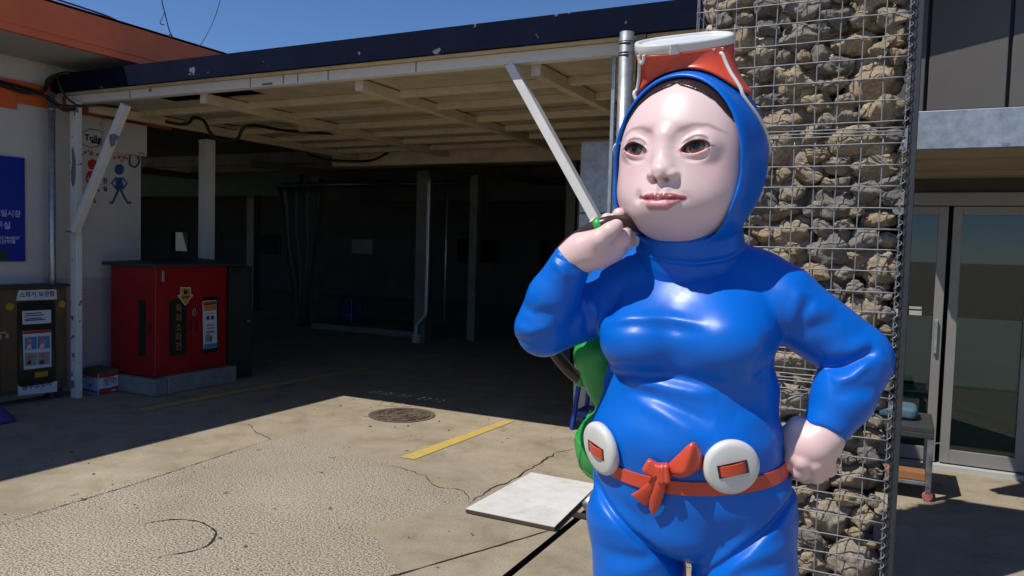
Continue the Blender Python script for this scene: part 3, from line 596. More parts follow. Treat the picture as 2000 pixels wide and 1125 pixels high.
for i, ch in enumerate('옥외소화전'):
    q = rp(340.5, 603 + i * 18.5, .0125); text('lettering', ch, q + np.array([0, 0, -.03]), F_, U_, .088, M_GOLD, wA, .001)
y0, z1 = rp(393.5, 580)[1:]; y1, z0 = rp(424.5, 686)[1:]
wB = panel('window', rrect(y0, z0, y1, z1, .035), RXf + .0105, M_BLACKP, dB)
st = rpanel('instruction_sheet', ((395.5, 682), (422.5, 678), (421, 586), (394, 588)), .013, M_PAPER, wB)
for q, m2 in ((((395.5, 597), (420.3, 594.5), (420.3, 587.5), (395, 589.5)), M_PRR), (((395.7, 608), (420.5, 605.5), (420.4, 595), (395.5, 597.5)), M_PRO), (((397, 681), (422, 677.5), (421.8, 669.5), (396.8, 672)), M_SKY),
              (((401.5, 625), (407, 624.5), (407, 616.5), (401.5, 617)), M_PRD), (((410, 624), (416, 623.5), (416, 616), (410, 616.5)), M_PRD), (((402, 637), (417, 635.5), (417, 632.5), (402, 634)), M_PRG), (((402, 643), (417, 641.5), (417, 638.5), (402, 640)), M_PRG),
              (((399.5, 668), (407.5, 667.5), (407.5, 652), (399.5, 653)), M_PRG), (((408, 667), (412, 666.5), (412, 655), (408, 655.5)), M_PRD), (((401, 650), (417, 648.5), (417, 646), (401, 647.5)), M_PRD), (((400, 613.5), (418, 612), (418, 610.5), (400, 612)), M_PRG)):
    rpanel('print', q, .0145, m2, st, .0005)
arw = rpanel('arrow_sticker', ((360, 597), (375.5, 576), (371, 574), (371, 561), (351, 561), (351, 575), (345, 577)), .0135, M_PAPER, dA)
M_ARW = paint('amber arrow', (0.50, 0.26, 0.03), 0.5)
inn = rpanel('arrow_face', ((360, 594.5), (373.3, 577.2), (369.6, 575.4), (369.6, 562.5), (352.3, 562.5), (352.3, 576.2), (347.5, 578)), .0145, M_ARW, arw, .0005)
c = rp(360.5, 570.5, .0152); v, f = lathev([(.024, 0), (.024, .0006), (.019, .0006), (.019, 0)], c, (1, 0, 0), 24); mesh('no_entry_ring', v, f, M_PRR, arw)
beam('no_entry_bar', c + np.array([.0004, -.014, .014]), c + np.array([.0004, .014, -.014]), .004, .0006, M_PRR, arw, (1, 0, 0), 0); rpanel('text_line', ((353, 582.5), (367.5, 580.8), (367.5, 578.3), (353, 580)), .0156, M_INK, arw, .0004)
q = rp(377.5, 610); tube('pull_ring', [(RXf + .016, q[1] + .017 * math.cos(t), q[2] + .04 * math.sin(t)) for t in [2 * math.pi * k / 16 for k in range(16)]], .004, M_GALV, dB, 6, True)
for px in (371.5, 383): rpanel('vent_slot', ((px - 2, 645), (px + 2, 644.5), (px + 2, 626), (px - 2, 626.5)), .0092, M_BLACKP, dA if px < 377 else dB, .0008)
q = rp(317.5, 540); box('hinge', (RXf + .001, q[1] - .012, q[2] - .055), (RXf + .018, q[1] + .012, q[2] + .055), M_GALV, rc, .003)
def rl(px, py): return onY(px, py, RY0)
p0, p1 = rl(271, 584), rl(286, 697)
v, f = extrude2d(rrect(p0[0], p1[2], p1[0] + .0, p0[2], .02), (0, RY0 - .004, 0), (1, 0, 0), (0, 0, 1), .003); sw = mesh('side_window', v, f, M_RUB, rc)
v, f = extrude2d(rrect(-6.98, .25, -6.46, 1.1, .01), (0, RY0 - .0025, 0), (1, 0, 0), (0, 0, 1), .002); mesh('side_panel', v, f, M_REDC, rc)
q = rl(293, 641); box('side_handle', (q[0] - .014, RY0 - .006, q[2] - .05), (q[0] + .014, RY0 - .003, q[2] + .05), M_BLACKP, rc)
# dark cupboard behind the cabinet
dk = thing('dark_cupboard', (-6.75, 6.3, 0), 'black tall cupboard standing just beyond the red cabinet', 'cupboard')
box('body', (-7.1, 6.08, 0), (-6.48, 6.42, 1.245), M_BLK, dk, .01); box('door', (-6.478, 6.10, .05), (-6.47, 6.40, 1.2), M_BLK, dk, .002); box('handle', (-6.469, 6.33, .62), (-6.455, 6.37, .645), M_GALV, dk, .003)

# carton between the cupboard and the cabinet
M_CART = paint('white carton print', (0.55, 0.58, 0.66), 0.7, 0, .06, 6); M_CRED = paint('carton red band', (0.33, 0.03, 0.02), 0.7); M_CGRN = paint('carton green top', (0.07, 0.085, 0.035), 0.75, 0, .3, 12); M_CBLU = paint('carton blue print', (0.03, 0.09, 0.28), 0.7); M_CORE = paint('carton side', (0.34, 0.4, 0.52), 0.7, 0, .25, 14)
ca = thing('food_carton', (-6.98, 4.93, 0), 'small printed food carton with red bands and green top beside the plinth', 'carton')
cy0, cy1, cx0, cx1 = 4.81, 5.025, -7.13, -6.85
box('box_body', (cx0, cy0, 0.001), (cx1, cy1, .215), M_CORE, ca, .004)
vs = []; 
mesh('top_flap', [(cx0 - .005, cy0 - .006, .2165), (cx1 + .005, cy0 - .006, .2165), (cx1 + .004, cy1 + .006, .2165), (cx0 - .004, cy1 + .006, .2165), (cx0 + .02, cy0 + .03, .235), (cx1 - .03, cy0 + .03, .230), (cx1 - .03, cy1 - .02, .240), (cx0 + .02, cy1 - .02, .245)], BF, M_CGRN, ca)
panel('front_print', [(cy0 + .004, .055), (cy0 + .05, .06), (cy0 + .12, .055), (cy1 - .004, .068), (cy1 - .004, .17), (cy0 + .11, .158), (cy0 + .004, .164)], cx1 + .0025, M_CART, ca)
panel('red_band', [(cy0 + .004, .165), (cy0 + .11, .159), (cy1 - .004, .171), (cy1 - .004, .213), (cy0 + .004, .213)], cx1 + .0022, M_CRED, ca); panel('red_band', [(cy0 + .004, .004), (cy1 - .004, .004), (cy1 - .004, .067), (cy0 + .12, .054), (cy0 + .05, .059), (cy0 + .004, .054)], cx1 + .0022, M_CRED, ca)
text('lettering', '참맛', (cx1 + .004, cy0 + .055, .105), F_, (0, -.06, 1), .062, M_INKR, ca, .0012)
panel('print_mark', [(cy1 - .06, .128), (cy1 - .02, .134), (cy1 - .02, .142), (cy1 - .055, .14)], cx1 + .004, M_INKR, ca, .0005); panel('print_mark', [(cy1 - .06, .092), (cy1 - .03, .1), (cy1 - .02, .12), (cy1 - .035, .11)], cx1 + .004, M_INKR, ca, .0005); panel('print_mark', [(cy0 + .05, .083), (cy0 + .12, .085), (cy0 + .12, .093), (cy0 + .05, .091)], cx1 + .004, M_CBLU, ca, .0005); panel('print_mark', [(cy1 - .08, .018), (cy1 - .025, .022), (cy1 - .025, .034), (cy1 - .08, .03)], cx1 + .004, M_CART, ca, .0005)
def cside(pts, mat, name='side_print'):
    v, f = extrude2d(pts, (0, cy0 - .0025, 0), (1, 0, 0), (0, 0, 1), .002); mesh(name, v, f, mat, ca)
cside([(cx0 + .02, .02), (cx1 - .012, .015), (cx1 - .012, .035), (cx0 + .02, .045)], M_CBLU); cside([(cx0 + .14, .075), (cx0 + .17, .075), (cx0 + .165, .10), (cx0 + .15, .105)], M_CBLU); cside([(cx0 + .03, .16), (cx0 + .15, .145), (cx0 + .15, .152), (cx0 + .03, .175)], M_CBLU); cside([(cx0 + .004, .178), (cx1 - .004, .163), (cx1 - .004, .213), (cx0 + .004, .213)], M_CRED)

# switch box on the wall, blue sign, cables
sb = thing('switch_box', (WX + .08, 5.3, 2.4), 'white switch box high on the wall beside the toilet cloud', 'box')
qa, qb = onX(206, 295, WX + .07), onX(288, 245, WX + .07)
box('case', (WX + .004, qa[1], qa[2]), (WX + .064, qb[1], qb[2]), M_WALL, sb, .006); box('lid_edge', (WX + .065, qa[1] + .005, qa[2] + .005), (WX + .07, qb[1] - .005, qb[2] - .005), M_WALL, sb, .002); box('warning_tag', (WX + .0705, qb[1] - .11, qa[2] + .015), (WX + .072, qb[1] - .03, qa[2] + .035), M_STR, sb)
tube('cable_loop', smooth_path([(WX + .05, 5.42, 2.404), (WX + .05, 5.41, 2.3), (WX + .05, 5.47, 2.27), (WX + .05, 5.52, 2.33), (WX + .04, 5.51, 2.404)], 5), .008, M_CABLE, sb)
M_SBLUE = paint('blue sign face', (0.006, 0.028, 0.30), 0.35, 0, 0.05, 3); M_SWHITE = paint('pale blue lettering', (0.45, 0.50, 0.66), 0.5); M_SGRN = paint('dark green plate', (0.01, 0.06, 0.04), 0.4)
sg = thing('wall_sign', (WX + .02, 3.8, 1.28), 'blue wall sign with white Korean lettering on the office wall', 'sign')
box('board', (WX + .002, 3.05, 1.285), (WX + .03, 4.345, 2.235), M_SBLUE, sg, .003)
sx = WX + .032; SP = lambda px, py: onX(px, py, sx)
def stext(s, px, py, size): 
    q = SP(px, py); text('lettering', s, q, F_, U_, size, M_SWHITE, sg, .001, align='RIGHT')
stext('오일시장', 41, 423, .066); stext('무실', 21.5, 446, .074); stext('5-DAY MARKET', 38.5, 467.5, .034); stext('五日市場', 30, 475.5, .040)
q0, q1 = SP(15, 510), SP(0, 487); box('green_plate', (sx, 3.3, q0[2]), (sx + .006, q0[1], q1[2]), M_SGRN, sg)
cb = thing('cable_bundle', (-7.1, 4.4, 2.8), 'thick black cables looping round the canopy corner', 'cables')
def cpath(pts, r, n=6): 
    tube('cable', smooth_path(pts, n), r, M_CABLE, cb, 8)
K = lambda px, py, x: onX(px, py, x)
cpath([K(-30, 158, -7.18), K(0, 165, -7.18), K(40, 178, -7.17), K(75, 181, -7.15), K(92, 168, -7.1), K(105, 150, -7.02), K(130, 143, -6.9), K(160, 147, -6.85)], .018)
cpath([K(-30, 153, -7.2), K(0, 159, -7.2), K(50, 172, -7.2), K(80, 182, -7.15), K(105, 203, -6.95), K(125, 214, -6.9), K(150, 212, -6.88), K(160, 205, -6.88)], .014)
cpath([K(88, 175, -7.1), K(92, 155, -7.0), K(110, 148, -6.95), K(118, 172, -6.92), K(135, 195, -6.9), K(155, 207, -6.86)], .010)
cpath([K(70, 182, -7.15), K(95, 190, -7.0), K(120, 206, -6.93), K(150, 207, -6.86), K(200, 206, -6.7), K(250, 212, -6.75)], .012)
cb2 = thing('cable_bundle', (-6.6, 5.6, 2.7), 'black cables sagging under the canopy rafters', 'cables')
def ypath(pts, r): tube('cable', smooth_path([onY(px, py, y) for px, py, y in pts], 6), r, M_CABLE, cb2, 8)
ypath([(240, 212, 5.3), (300, 232, 5.5), (360, 243, 5.6), (378, 230, 5.6), (398, 236, 5.6), (410, 258, 5.6), (430, 273, 5.6), (462, 272, 5.6), (485, 245, 5.6), (560, 255, 6.3), (660, 262, 7.2)], .016)
ypath([(250, 216, 5.4), (340, 240, 5.7), (420, 240, 6.0), (520, 250, 6.6), (640, 258, 7.4)], .012)
ypath([(600, 300, 8.5), (640, 312, 8.5), (720, 314, 8.5), (760, 296, 8.5)], .018)
hk = thing('overhead_wire', (-6.2, 5.2, 3.45), 'thin wire with hook and ring rising from the orange eave', 'wire')
def kpath(par, pts, r, closed=False, x=-6.2): tube('wire', smooth_path([K(px, py, x) for px, py in pts], 4, closed), r, M_CABLE, par, 6, closed)
kpath(hk, [(310, -60), (316, 0), (322, 25), (328, 50), (333, 66)], .005); kpath(hk, [(321, 25), (317, 34), (313, 42), (314, 47), (321, 48)], .004); kpath(hk, [(333, 67), (336, 71), (333, 74), (330, 71)], .007, True)
hk2 = thing('overhead_wire', (-6.2, 5.5, 3.45), 'plain thin wire slanting up from the far end of the orange eave', 'wire')
kpath(hk2, [(445, -60), (430, 0), (418, 38), (405, 65), (394, 84), (388, 91)], .004)

# white board lying over the drain channel
M_BOARD = paint('chalky white board', (0.66, 0.65, 0.62), 0.85, 0, .08, 5, (0.33, 0.29, 0.23), .6, .5, 70); M_BEDGE = paint('dark board edge', (0.07, 0.05, 0.035), 0.9)
wb = thing('white_board', (-1.87, 4.2, 0), 'square white board lying flat on the concrete over the drain channel', 'board')
WBc = [(-2.16, 3.80), (-1.60, 3.80), (-1.66, 4.64), (-2.14, 4.65)]
vs = [(*p, .006) for p in WBc] + [(*p, .026) for p in WBc]; mesh('core', vs, BF, M_BEDGE, wb)
vs = [(*p, .0262) for p in WBc] + [(*p, .030) for p in WBc]; mesh('face', vs, BF, M_BOARD, wb)
pf = thing('pipe_stub', (-1.585, 4.28, 0), 'short grey pipe stub beside the white board', 'pipe')
tube('stub', [(-1.57, 4.22, .03), (-1.57, 4.33, .05), (-1.56, 4.4, .06)], .035, M_GALV, pf, 14); box('bracket', (-1.60, 4.06, .002), (-1.52, 4.13, .012), M_RUST, pf)

# blue plastic stools
def stool(name, c, label):
    t = thing(name, c, label, 'stool', 'blue plastic stools'); x, y, z = c
    v, f = extrude2d(rrect(x - .15, y - .15, x + .15, y + .15, .04), (0, 0, z + .44), (1, 0, 0), (0, 1, 0), .03); mesh('seat', v, f, M_BLUEP2, t, False, .006)
    for sx_, sy_ in ((-1, -1), (1, -1), (1, 1), (-1, 1)):
        beam('leg', (x + sx_ * .16, y + sy_ * .16, z), (x + sx_ * .12, y + sy_ * .12, z + .409), .05, .03, M_BLUEP2, t, (1, 0, 0), .004)
    for s in (-1, 1):
        box('rail', (x + s * .145 - .008, y - .12, z + .12), (x + s * .145 + .008, y + .12, z + .16), M_BLUEP2, t); box('rail', (x - .12, y + s * .145 - .008, z + .12), (x + .12, y + s * .145 + .008, z + .16), M_BLUEP2, t)
M_BLUEP2 = paint('royal blue plastic', (0.006, 0.05, 0.32), 0.4)
stool('plastic_stool', (-8.8, 11.1, .101), 'blue plastic stool in the gloom by the green curtain')
stool('plastic_stool', (-2.26, 6.22, 0), 'blue plastic stool behind the statue at the edge of the shade')
# ================================================================== gabion column
GXa, GXb, GYf, GYb, GH = -0.905, 0.0, 3.70, 3.95, 3.19
gab = thing('gabion_column', ((GXa + GXb) / 2, (GYf + GYb) / 2, 0), 'tall gabion column of volcanic stones caged in galvanised wire mesh', 'gabion')
gw = wloc(gab)
def stone_material():
    n = NT('volcanic stone'); oi = n.n('ObjectInfo')
    base = n.ramp(oi.outputs['Random'], [(0.0, (0.20, 0.195, 0.195)), (0.25, (0.33, 0.31, 0.285)), (0.45, (0.45, 0.39, 0.31)), (0.65, (0.50, 0.41, 0.28)), (0.82, (0.40, 0.37, 0.34)), (1.0, (0.52, 0.40, 0.25))])
    v = n.ramp(n.noise(7, 7, 0.7), [(0.32, 0.0), (0.68, 1.0)]); c = n.mix(v, n.mix(1.0, base, (0.70, 0.66, 0.63), 'MULTIPLY'), n.mix(1.0, base, (1.65, 1.56, 1.38), 'MULTIPLY'))
    c = n.mix(n.ramp(n.noise(3.5, 5, 0.7), [(0.60, 0.0), (0.74, 0.55)]), c, (0.40, 0.28, 0.13))
    tc = n.n('TexCoord'); vo = n.n('TexVoronoi', feature='F1'); n.L(tc.outputs['Object'], vo.inputs['Vector']); vo.inputs['Scale'].default_value = 30
    pit = n.ramp(vo.outputs['Distance'], [(0.12, 0.25), (0.42, 1.0)])
    c = n.mix(n.math('MULTIPLY', n.math('SUBTRACT', 1.0, pit), 0.45), c, (0.09, 0.08, 0.07))
    n.col(c)
    b1 = n.bump(n.noise(16, 8, 0.72), 0.9, 0.02); n.bump(pit, 0.5, 0.008, b1)
    return n.set(0.93)
M_STONE = stone_material(); M_WIRE = paint('galvanised mesh wire', (0.24, 0.25, 0.265), 0.5, 0.3, .25, 40)
def stone_mesh(seed):
    r = np.random.RandomState(seed); bm = bmesh.new(); bmesh.ops.create_icosphere(bm, subdivisions=4, radius=1.0)
    dirs = r.normal(size=(18, 3)); dirs /= np.linalg.norm(dirs, axis=1)[:, None]; cuts = r.uniform(0.62, 0.92, 18)
    fr = r.normal(size=(16, 3)) * np.repeat([2.0, 4.5, 9.0, 16.0], 4)[:, None]; ph = r.uniform(0, 6.28, 16); am = np.repeat([.09, .05, .028, .016], 4)
    V = np.array([v.co for v in bm.verts]); d = V @ dirs.T
    rad = np.min(np.where(d > 0.05, cuts / np.maximum(d, 0.05), 9), axis=1); rad = np.minimum(rad, 1.05)
    nz = (np.sin(V @ fr.T + ph) * am).sum(1); rad = rad * (1 + nz)
    V = V * rad[:, None]; V -= V.mean(0); V /= np.abs(V).max(0)
    for v, c in zip(bm.verts, V): v.co = c
    me = bpy.data.meshes.new('stone'); bm.to_mesh(me); bm.free(); me.shade_smooth(); me.materials.append(M_STONE); return me
STONES = [stone_mesh(100 + i) for i in range(16)]
def pack(seed, x0, x1, z0, z1, sizes, tol):
    r = random.Random(seed); out = []; cell = {}
    for size, tries in sizes:
        for _ in range(tries):
            s = size * r.uniform(.8, 1.2); ax, az = s * r.uniform(.95, 1.45), s * r.uniform(.75, 1.0); x, z = r.uniform(x0 + ax * .8, x1 - ax * .8), r.uniform(z0 + az * .8, z1 - az * .8); ok = True
            for gx in range(int(x / .25) - 2, int(x / .25) + 3):
                for gz in range(int(z / .25) - 2, int(z / .25) + 3):
                    for (a, b, c, d) in cell.get((gx, gz), ()):
                        if ((x - a) / (ax + c)) ** 2 + ((z - b) / (az + d)) ** 2 < tol: ok = False; break
                    if not ok: break
                if not ok: break
            if ok: out.append((x, z, ax, az)); cell.setdefault((int(x / .25), int(z / .25)), []).append(out[-1])
    return out
sr = random.Random(11)
front_st = pack(21, GXa - 1, GXb - 1, .01, 3.0, ((.115, 40), (.088, 500), (.064, 4000), (.046, 5000), (.032, 5000)), .66)
front_st = [(x + 1, z, a, b) for x, z, a, b in front_st]; front_st.sort(key=lambda s: -s[2] * s[3])
def put_stone(x, y, z, ax, ay, az, tilt):
    o = bpy.data.objects.new('stone', sr.choice(STONES)); COL.objects.link(o); o.parent = gab
    R = Matrix.Rotation(tilt, 4, 'Y') @ Matrix.Diagonal((ax, ay, az, 1)) @ Matrix.Rotation(sr.choice((0, math.pi / 2, math.pi)), 4, sr.choice('XYZ'))
    o.matrix_local = Matrix.Translation((x - gw.x, y - gw.y, z)) @ R
for i, (x, z, ax, az) in enumerate(front_st[:290]):
    ay = min(.10, (ax + az) * .5); put_stone(x, GYf + .012 + ay * sr.uniform(.9, 1.02) + sr.uniform(0, .02), z, ax * 1.03, ay, az * 1.03, sr.uniform(-.35, .35))
def bulk(name, lst):
    """stones too small or too deep to pick out, joined"""
    r = random.Random(5); lo = []
    for k in range(6):
        bm = bmesh.new(); bmesh.ops.create_icosphere(bm, subdivisions=2, radius=1); q = np.random.RandomState(k)
        lo.append((np.array([v.co[:] for v in bm.verts]) * q.uniform(.78, 1.08, (len(bm.verts), 1)), np.array([[v.index for v in f.verts] for f in bm.faces]))); bm.free()
    V, F, n = [], [], 0
    for x, y, z, ax, ay, az in lst:
        v, f = r.choice(lo); V.append(v * (ax, ay, az) + (x, y, z)); F.append(f + n); n += len(v)
    o = mesh(name, np.concatenate(V), np.concatenate(F), M_STONE, gab, True); o['kind'] = 'stuff'
lst = []
for i, (x, z, ax, az) in enumerate(front_st[290:]): lst.append((x, GYf + .03 + min(ax, .08), z, ax, min(ax, .08), az))
for x, z, ax, az in pack(31, GXa - 1, GXb - 1, .01, GH, ((.12, 900), (.08, 1500), (.05, 1500)), .6): lst.append((x + 1, GYf + .15, z, ax, .06, az))
for x, z, ax, az in pack(33, GXa - 1, GXb - 1, 3.0, GH, ((.07, 500), (.05, 900)), .6): lst.append((x + 1, GYf + .07, z, ax, .06, az))
for x, z, ax, az in pack(32, GXa - 1, GXb - 1, .01, GH, ((.13, 900), (.08, 900)), .55): lst.append((x + 1, GYb - .05, z, ax, .05, az))
bulk('stone_fill', lst)
box('dark_backing', (GXa + .05, GYb - .06, .01), (GXb - .04, GYb - .03, GH - .05), M_DARK, gab)  # added dark sheet behind the stones, blocks light and keeps the gaps dark
# mesh: two kinds of wire, shared
NXW = 10; CELL = (GXb - GXa) / NXW; WR = .0030
def wire_mesh(L, axis, seed):
    r = random.Random(seed); n = 22; pts = []
    for i in range(n):
        t = L * i / (n - 1); j = [r.uniform(-.0012, .0012) for _ in range(3)]
        pts.append((t, j[1], j[2]) if axis == 'X' else (j[0], j[1], t))
    v, f = tubev(pts, WR, 7); me = bpy.data.meshes.new('wire'); me.from_pydata([tuple(p) for p in v], [], f); me.shade_smooth(); me.materials.append(M_WIRE); return me
HW = [wire_mesh(GXb - GXa, 'X', i) for i in range(5)]; VW = [wire_mesh(1.085, 'Z', 10 + i) for i in range(5)]; SWm = [wire_mesh(GYb - GYf, 'X', 30)]
def put(name, me, loc, rot=0):
    o = bpy.data.objects.new(name, me); COL.objects.link(o); o.parent = gab; o.location = Vector(loc) - gw; o.rotation_euler = (sr.uniform(-.002, .002), sr.uniform(-.004, .004), rot); return o
BASK = (-0.115, 0.985, 2.085)                       # basket joints
for bi, z0 in enumerate(BASK):
    z1 = z0 + 1.09; zs = [z0 + .045 + .0915 * k for k in range(12)]
    for z in zs:
        if z > 0.01: put('horizontal_wire', HW[(bi + int(z * 100)) % 5], (GXa, GYf - .004, z))
    for k in range(NXW + 1):
        x = GXa + CELL * k + (.012 if bi % 2 else 0) * (0 < k < NXW); zz = max(z0, 0.0)
        o = put('vertical_wire', VW[(k + bi) % 5], (x, GYf + .003, zz)); o.scale = (1, 1, (z1 - zz) / 1.085)
    if z0 > 0:
        for dz, dy in ((-.012, -.008), (.004, -.010), (.018, -.006)): put('seam_wire', HW[int(dz * 1000) % 5], (GXa, GYf + dy, z0 + dz))
    for z in zs:
        if z > 0.01: o2 = put('side_wire', SWm[0], (GXa - .004, GYf, z), math.pi / 2)
    for k in range(1, 3):
        for x in (GXa - .010,):
            o = put('vertical_wire', VW[k % 5], (x, GYf + .084 * k, max(z0, 0))); o.scale = (1, 1, (z1 - max(z0, 0)) / 1.085)
# lacing spiral up the right hand corner
pts = []
for i in range(1400):
    t = i * .32; pts.append((GXb + .002 + .010 * math.cos(t), GYf + .002 + .010 * math.sin(t), .02 + i * .00225))
tube('corner_lacing', pts, .0022, M_WIRE, gab, 5)
M_POST = paint('dark steel post', (0.05, 0.052, 0.056), 0.5, 0.4, .2, 8)
box('steel_post', (GXb + .014, GYf + .02, 0), (GXb + .05, GYb + .1, 3.22), M_POST, gab, .004)
# ================================================================== the diver statue, modelled as blended solids
# statue space: x to the statue's left, y down, z away from the viewer; one unit is 1.467 mm (a photo pixel at the statue)
SC = 2.2 / 1500.0
_d0 = CR * 345 + CU * 62.5 + FC * 1500.0
SD = float(np.linalg.norm(_d0)); SZ = _d0 / SD
SXv = CR - SZ * (CR @ SZ); SXv /= np.linalg.norm(SXv); SYv = np.cross(SZ, SXv)
def P(px, py, dv=0.0):
    r = ray(px, py); rz = r @ SZ; k = (SD + dv) / rz
    return np.array([r @ SXv * k, r @ SYv * k, dv])
def toW(v):
    v = np.asarray(v, float)
    return O + SC * (v[:, :1] * SXv + v[:, 1:2] * SYv + (v[:, 2:3] + SD) * SZ)

def smin(a, b, k):
    h = np.maximum(k - np.abs(a - b), 0) / k
    return np.minimum(a, b) - h * h * k * 0.25
def smax(a, b, k): return -smin(-a, -b, k)
def ell(p, c, r, yaw=0.0, tilt=0.0):
    q = p - np.asarray(c, p.dtype)
    if yaw:
        cy, sy = math.cos(math.radians(yaw)), math.sin(math.radians(yaw))
        q = np.stack([q[:, 0] * cy - q[:, 2] * sy, q[:, 1], q[:, 0] * sy + q[:, 2] * cy], 1)
    if tilt:
        ct, st = math.cos(math.radians(tilt)), math.sin(math.radians(tilt))
        q = np.stack([q[:, 0] * ct + q[:, 1] * st, -q[:, 0] * st + q[:, 1] * ct, q[:, 2]], 1)
    r = np.asarray(r, p.dtype)
    k0 = np.sqrt(((q / r) ** 2).sum(1)); k1 = np.sqrt(((q / (r * r)) ** 2).sum(1)) + 1e-9
    return k0 * (k0 - 1) / k1
def cone(p, a, b, ra, rb):
    a = np.asarray(a, p.dtype); b = np.asarray(b, p.dtype); ba = b - a
    t = np.clip(((p - a) @ ba) / (ba @ ba), 0, 1)
    return np.sqrt((((p - a) - t[:, None] * ba) ** 2).sum(1)) - (ra + (rb - ra) * t)
def chain(p, pts, rs, k=8):
    d = None
    for i in range(len(pts) - 1):
        c = cone(p, pts[i], pts[i + 1], rs[i], rs[i + 1]); d = c if d is None else smin(d, c, k)
    return d
def poly2(p, pts):
    """distance and run (0..1) to a polyline in the x,y plane"""
    best = np.full(len(p), 1e9, p.dtype); run = np.zeros(len(p), p.dtype); L = [0.0]
    for i in range(len(pts) - 1): L.append(L[-1] + float(np.linalg.norm(np.array(pts[i + 1][:2]) - np.array(pts[i][:2]))))
    for i in range(len(pts) - 1):
        a = np.array(pts[i][:2], p.dtype); ba = np.array(pts[i + 1][:2], p.dtype) - a; q = p[:, :2] - a
        t = np.clip((q @ ba) / (ba @ ba), 0, 1); d = np.sqrt(((q - t[:, None] * ba) ** 2).sum(1)); m = d < best
        best = np.where(m, d, best); run = np.where(m, (L[i] + t * (L[i + 1] - L[i])) / L[-1], run)
    return best, run
def fold(p, f, pts, amp, w, zmax=0.0, sel=None):
    """raise (amp>0) or sink a soft fold along a line on the front of the solid"""
    q = [P(*a) for a in pts]
    m = (p[:, 2] < zmax) & (np.abs(f) < 60)
    if not m.any(): return f
    pm = p[m]; d, t = poly2(pm, q)
    g = amp * np.exp(-(d / w) ** 2) * np.clip(np.minimum(t, 1 - t) * 4.0, 0, 1) ** 0.7
    f = f.copy(); f[m] -= g; return f

def polygonise(fn, lo, hi, h, steps=3):
    lo = np.array(lo, np.float32); n = np.ceil((np.array(hi) - lo) / h).astype(int) + 1
    ch = 4; nc = (n + ch - 1) // ch + 1
    ax = [lo[i] + h * ch * np.arange(nc[i], dtype=np.float32) for i in range(3)]
    g = np.stack(np.meshgrid(*ax, indexing='ij'), -1).reshape(-1, 3); fc = fn(g).reshape(nc)
    up = fc.repeat(ch, 0).repeat(ch, 1).repeat(ch, 2)
    pad = np.minimum.reduce([np.abs(fc)]); near = pad < h * ch * 1.9
    nr = near.copy()
    for axn in range(3):
        nr |= np.roll(near, 1, axn) | np.roll(near, -1, axn)
    mask = nr.repeat(ch, 0).repeat(ch, 1).repeat(ch, 2)
    idx = np.argwhere(mask); F = up.astype(np.float32).copy()
    pts = lo + idx.astype(np.float32) * h
    val = np.concatenate([fn(pts[i:i + 400000]) for i in range(0, len(pts), 400000)])
    F[idx[:, 0], idx[:, 1], idx[:, 2]] = val
    s = F < 0; D = np.array(F.shape)
    c = [s[a:D[0] - 1 + a, b:D[1] - 1 + b, e:D[2] - 1 + e] for a in (0, 1) for b in (0, 1) for e in (0, 1)]
    cnt = sum(x.astype(np.int8) for x in c); cell = (cnt > 0) & (cnt < 8)
    ci = np.argwhere(cell); vid = np.full(cell.shape, -1, np.int64); vid[cell] = np.arange(len(ci))
    acc = np.zeros((len(ci), 3), np.float32); w = np.zeros(len(ci), np.float32)
    corner = {(a, b, e): F[ci[:, 0] + a, ci[:, 1] + b, ci[:, 2] + e] for a in (0, 1) for b in (0, 1) for e in (0, 1)}
    for (k0, v0) in corner.items():
        for axn in range(3):
            if k0[axn]: continue
            k1 = list(k0); k1[axn] = 1; v1 = corner[tuple(k1)]
            m = (v0 < 0) != (v1 < 0); t = np.where(m, v0 / np.where(m, v0 - v1, 1), 0)
            pt = np.tile(np.array(k0, np.float32), (len(ci), 1)); pt[:, axn] += t
            acc += pt * m[:, None]; w += m
    V = lo + (ci + acc / w[:, None]) * h
    quads = []
    for axn in range(3):
        b, e = [i for i in range(3) if i != axn]
        sl0 = [slice(None)] * 3; sl1 = [slice(None)] * 3; sl0[axn] = slice(0, -1); sl1[axn] = slice(1, None)
        ch_ = s[tuple(sl0)] != s[tuple(sl1)]
        ei = np.argwhere(ch_); ei = ei[(ei[:, b] > 0) & (ei[:, e] > 0) & (ei[:, b] < D[b] - 1) & (ei[:, e] < D[e] - 1)]
        inside = s[ei[:, 0], ei[:, 1], ei[:, 2]]
        q = []
        for db, de in ((-1, -1), (0, -1), (0, 0), (-1, 0)):
            k = ei.copy(); k[:, b] += db; k[:, e] += de; q.append(vid[k[:, 0], k[:, 1], k[:, 2]])
        q = np.stack(q, 1); flip = inside if axn != 1 else ~inside
        q[flip] = q[flip][:, ::-1]; quads.append(q)
    Q = np.concatenate(quads); Q = Q[(Q >= 0).all(1)]
    for _ in range(steps):
        f0 = fn(V); gr = np.zeros_like(V); e = h * 0.15
        for k in range(3):
            dp = np.zeros(3, np.float32); dp[k] = e; gr[:, k] = (fn(V + dp) - f0) / e
        g2 = (gr ** 2).sum(1) + 1e-6
        st = gr * (f0 / g2)[:, None]; ln = np.sqrt((st ** 2).sum(1)); V = V - st * np.minimum(1, h * 0.6 / np.maximum(ln, 1e-6))[:, None]
    return V, Q
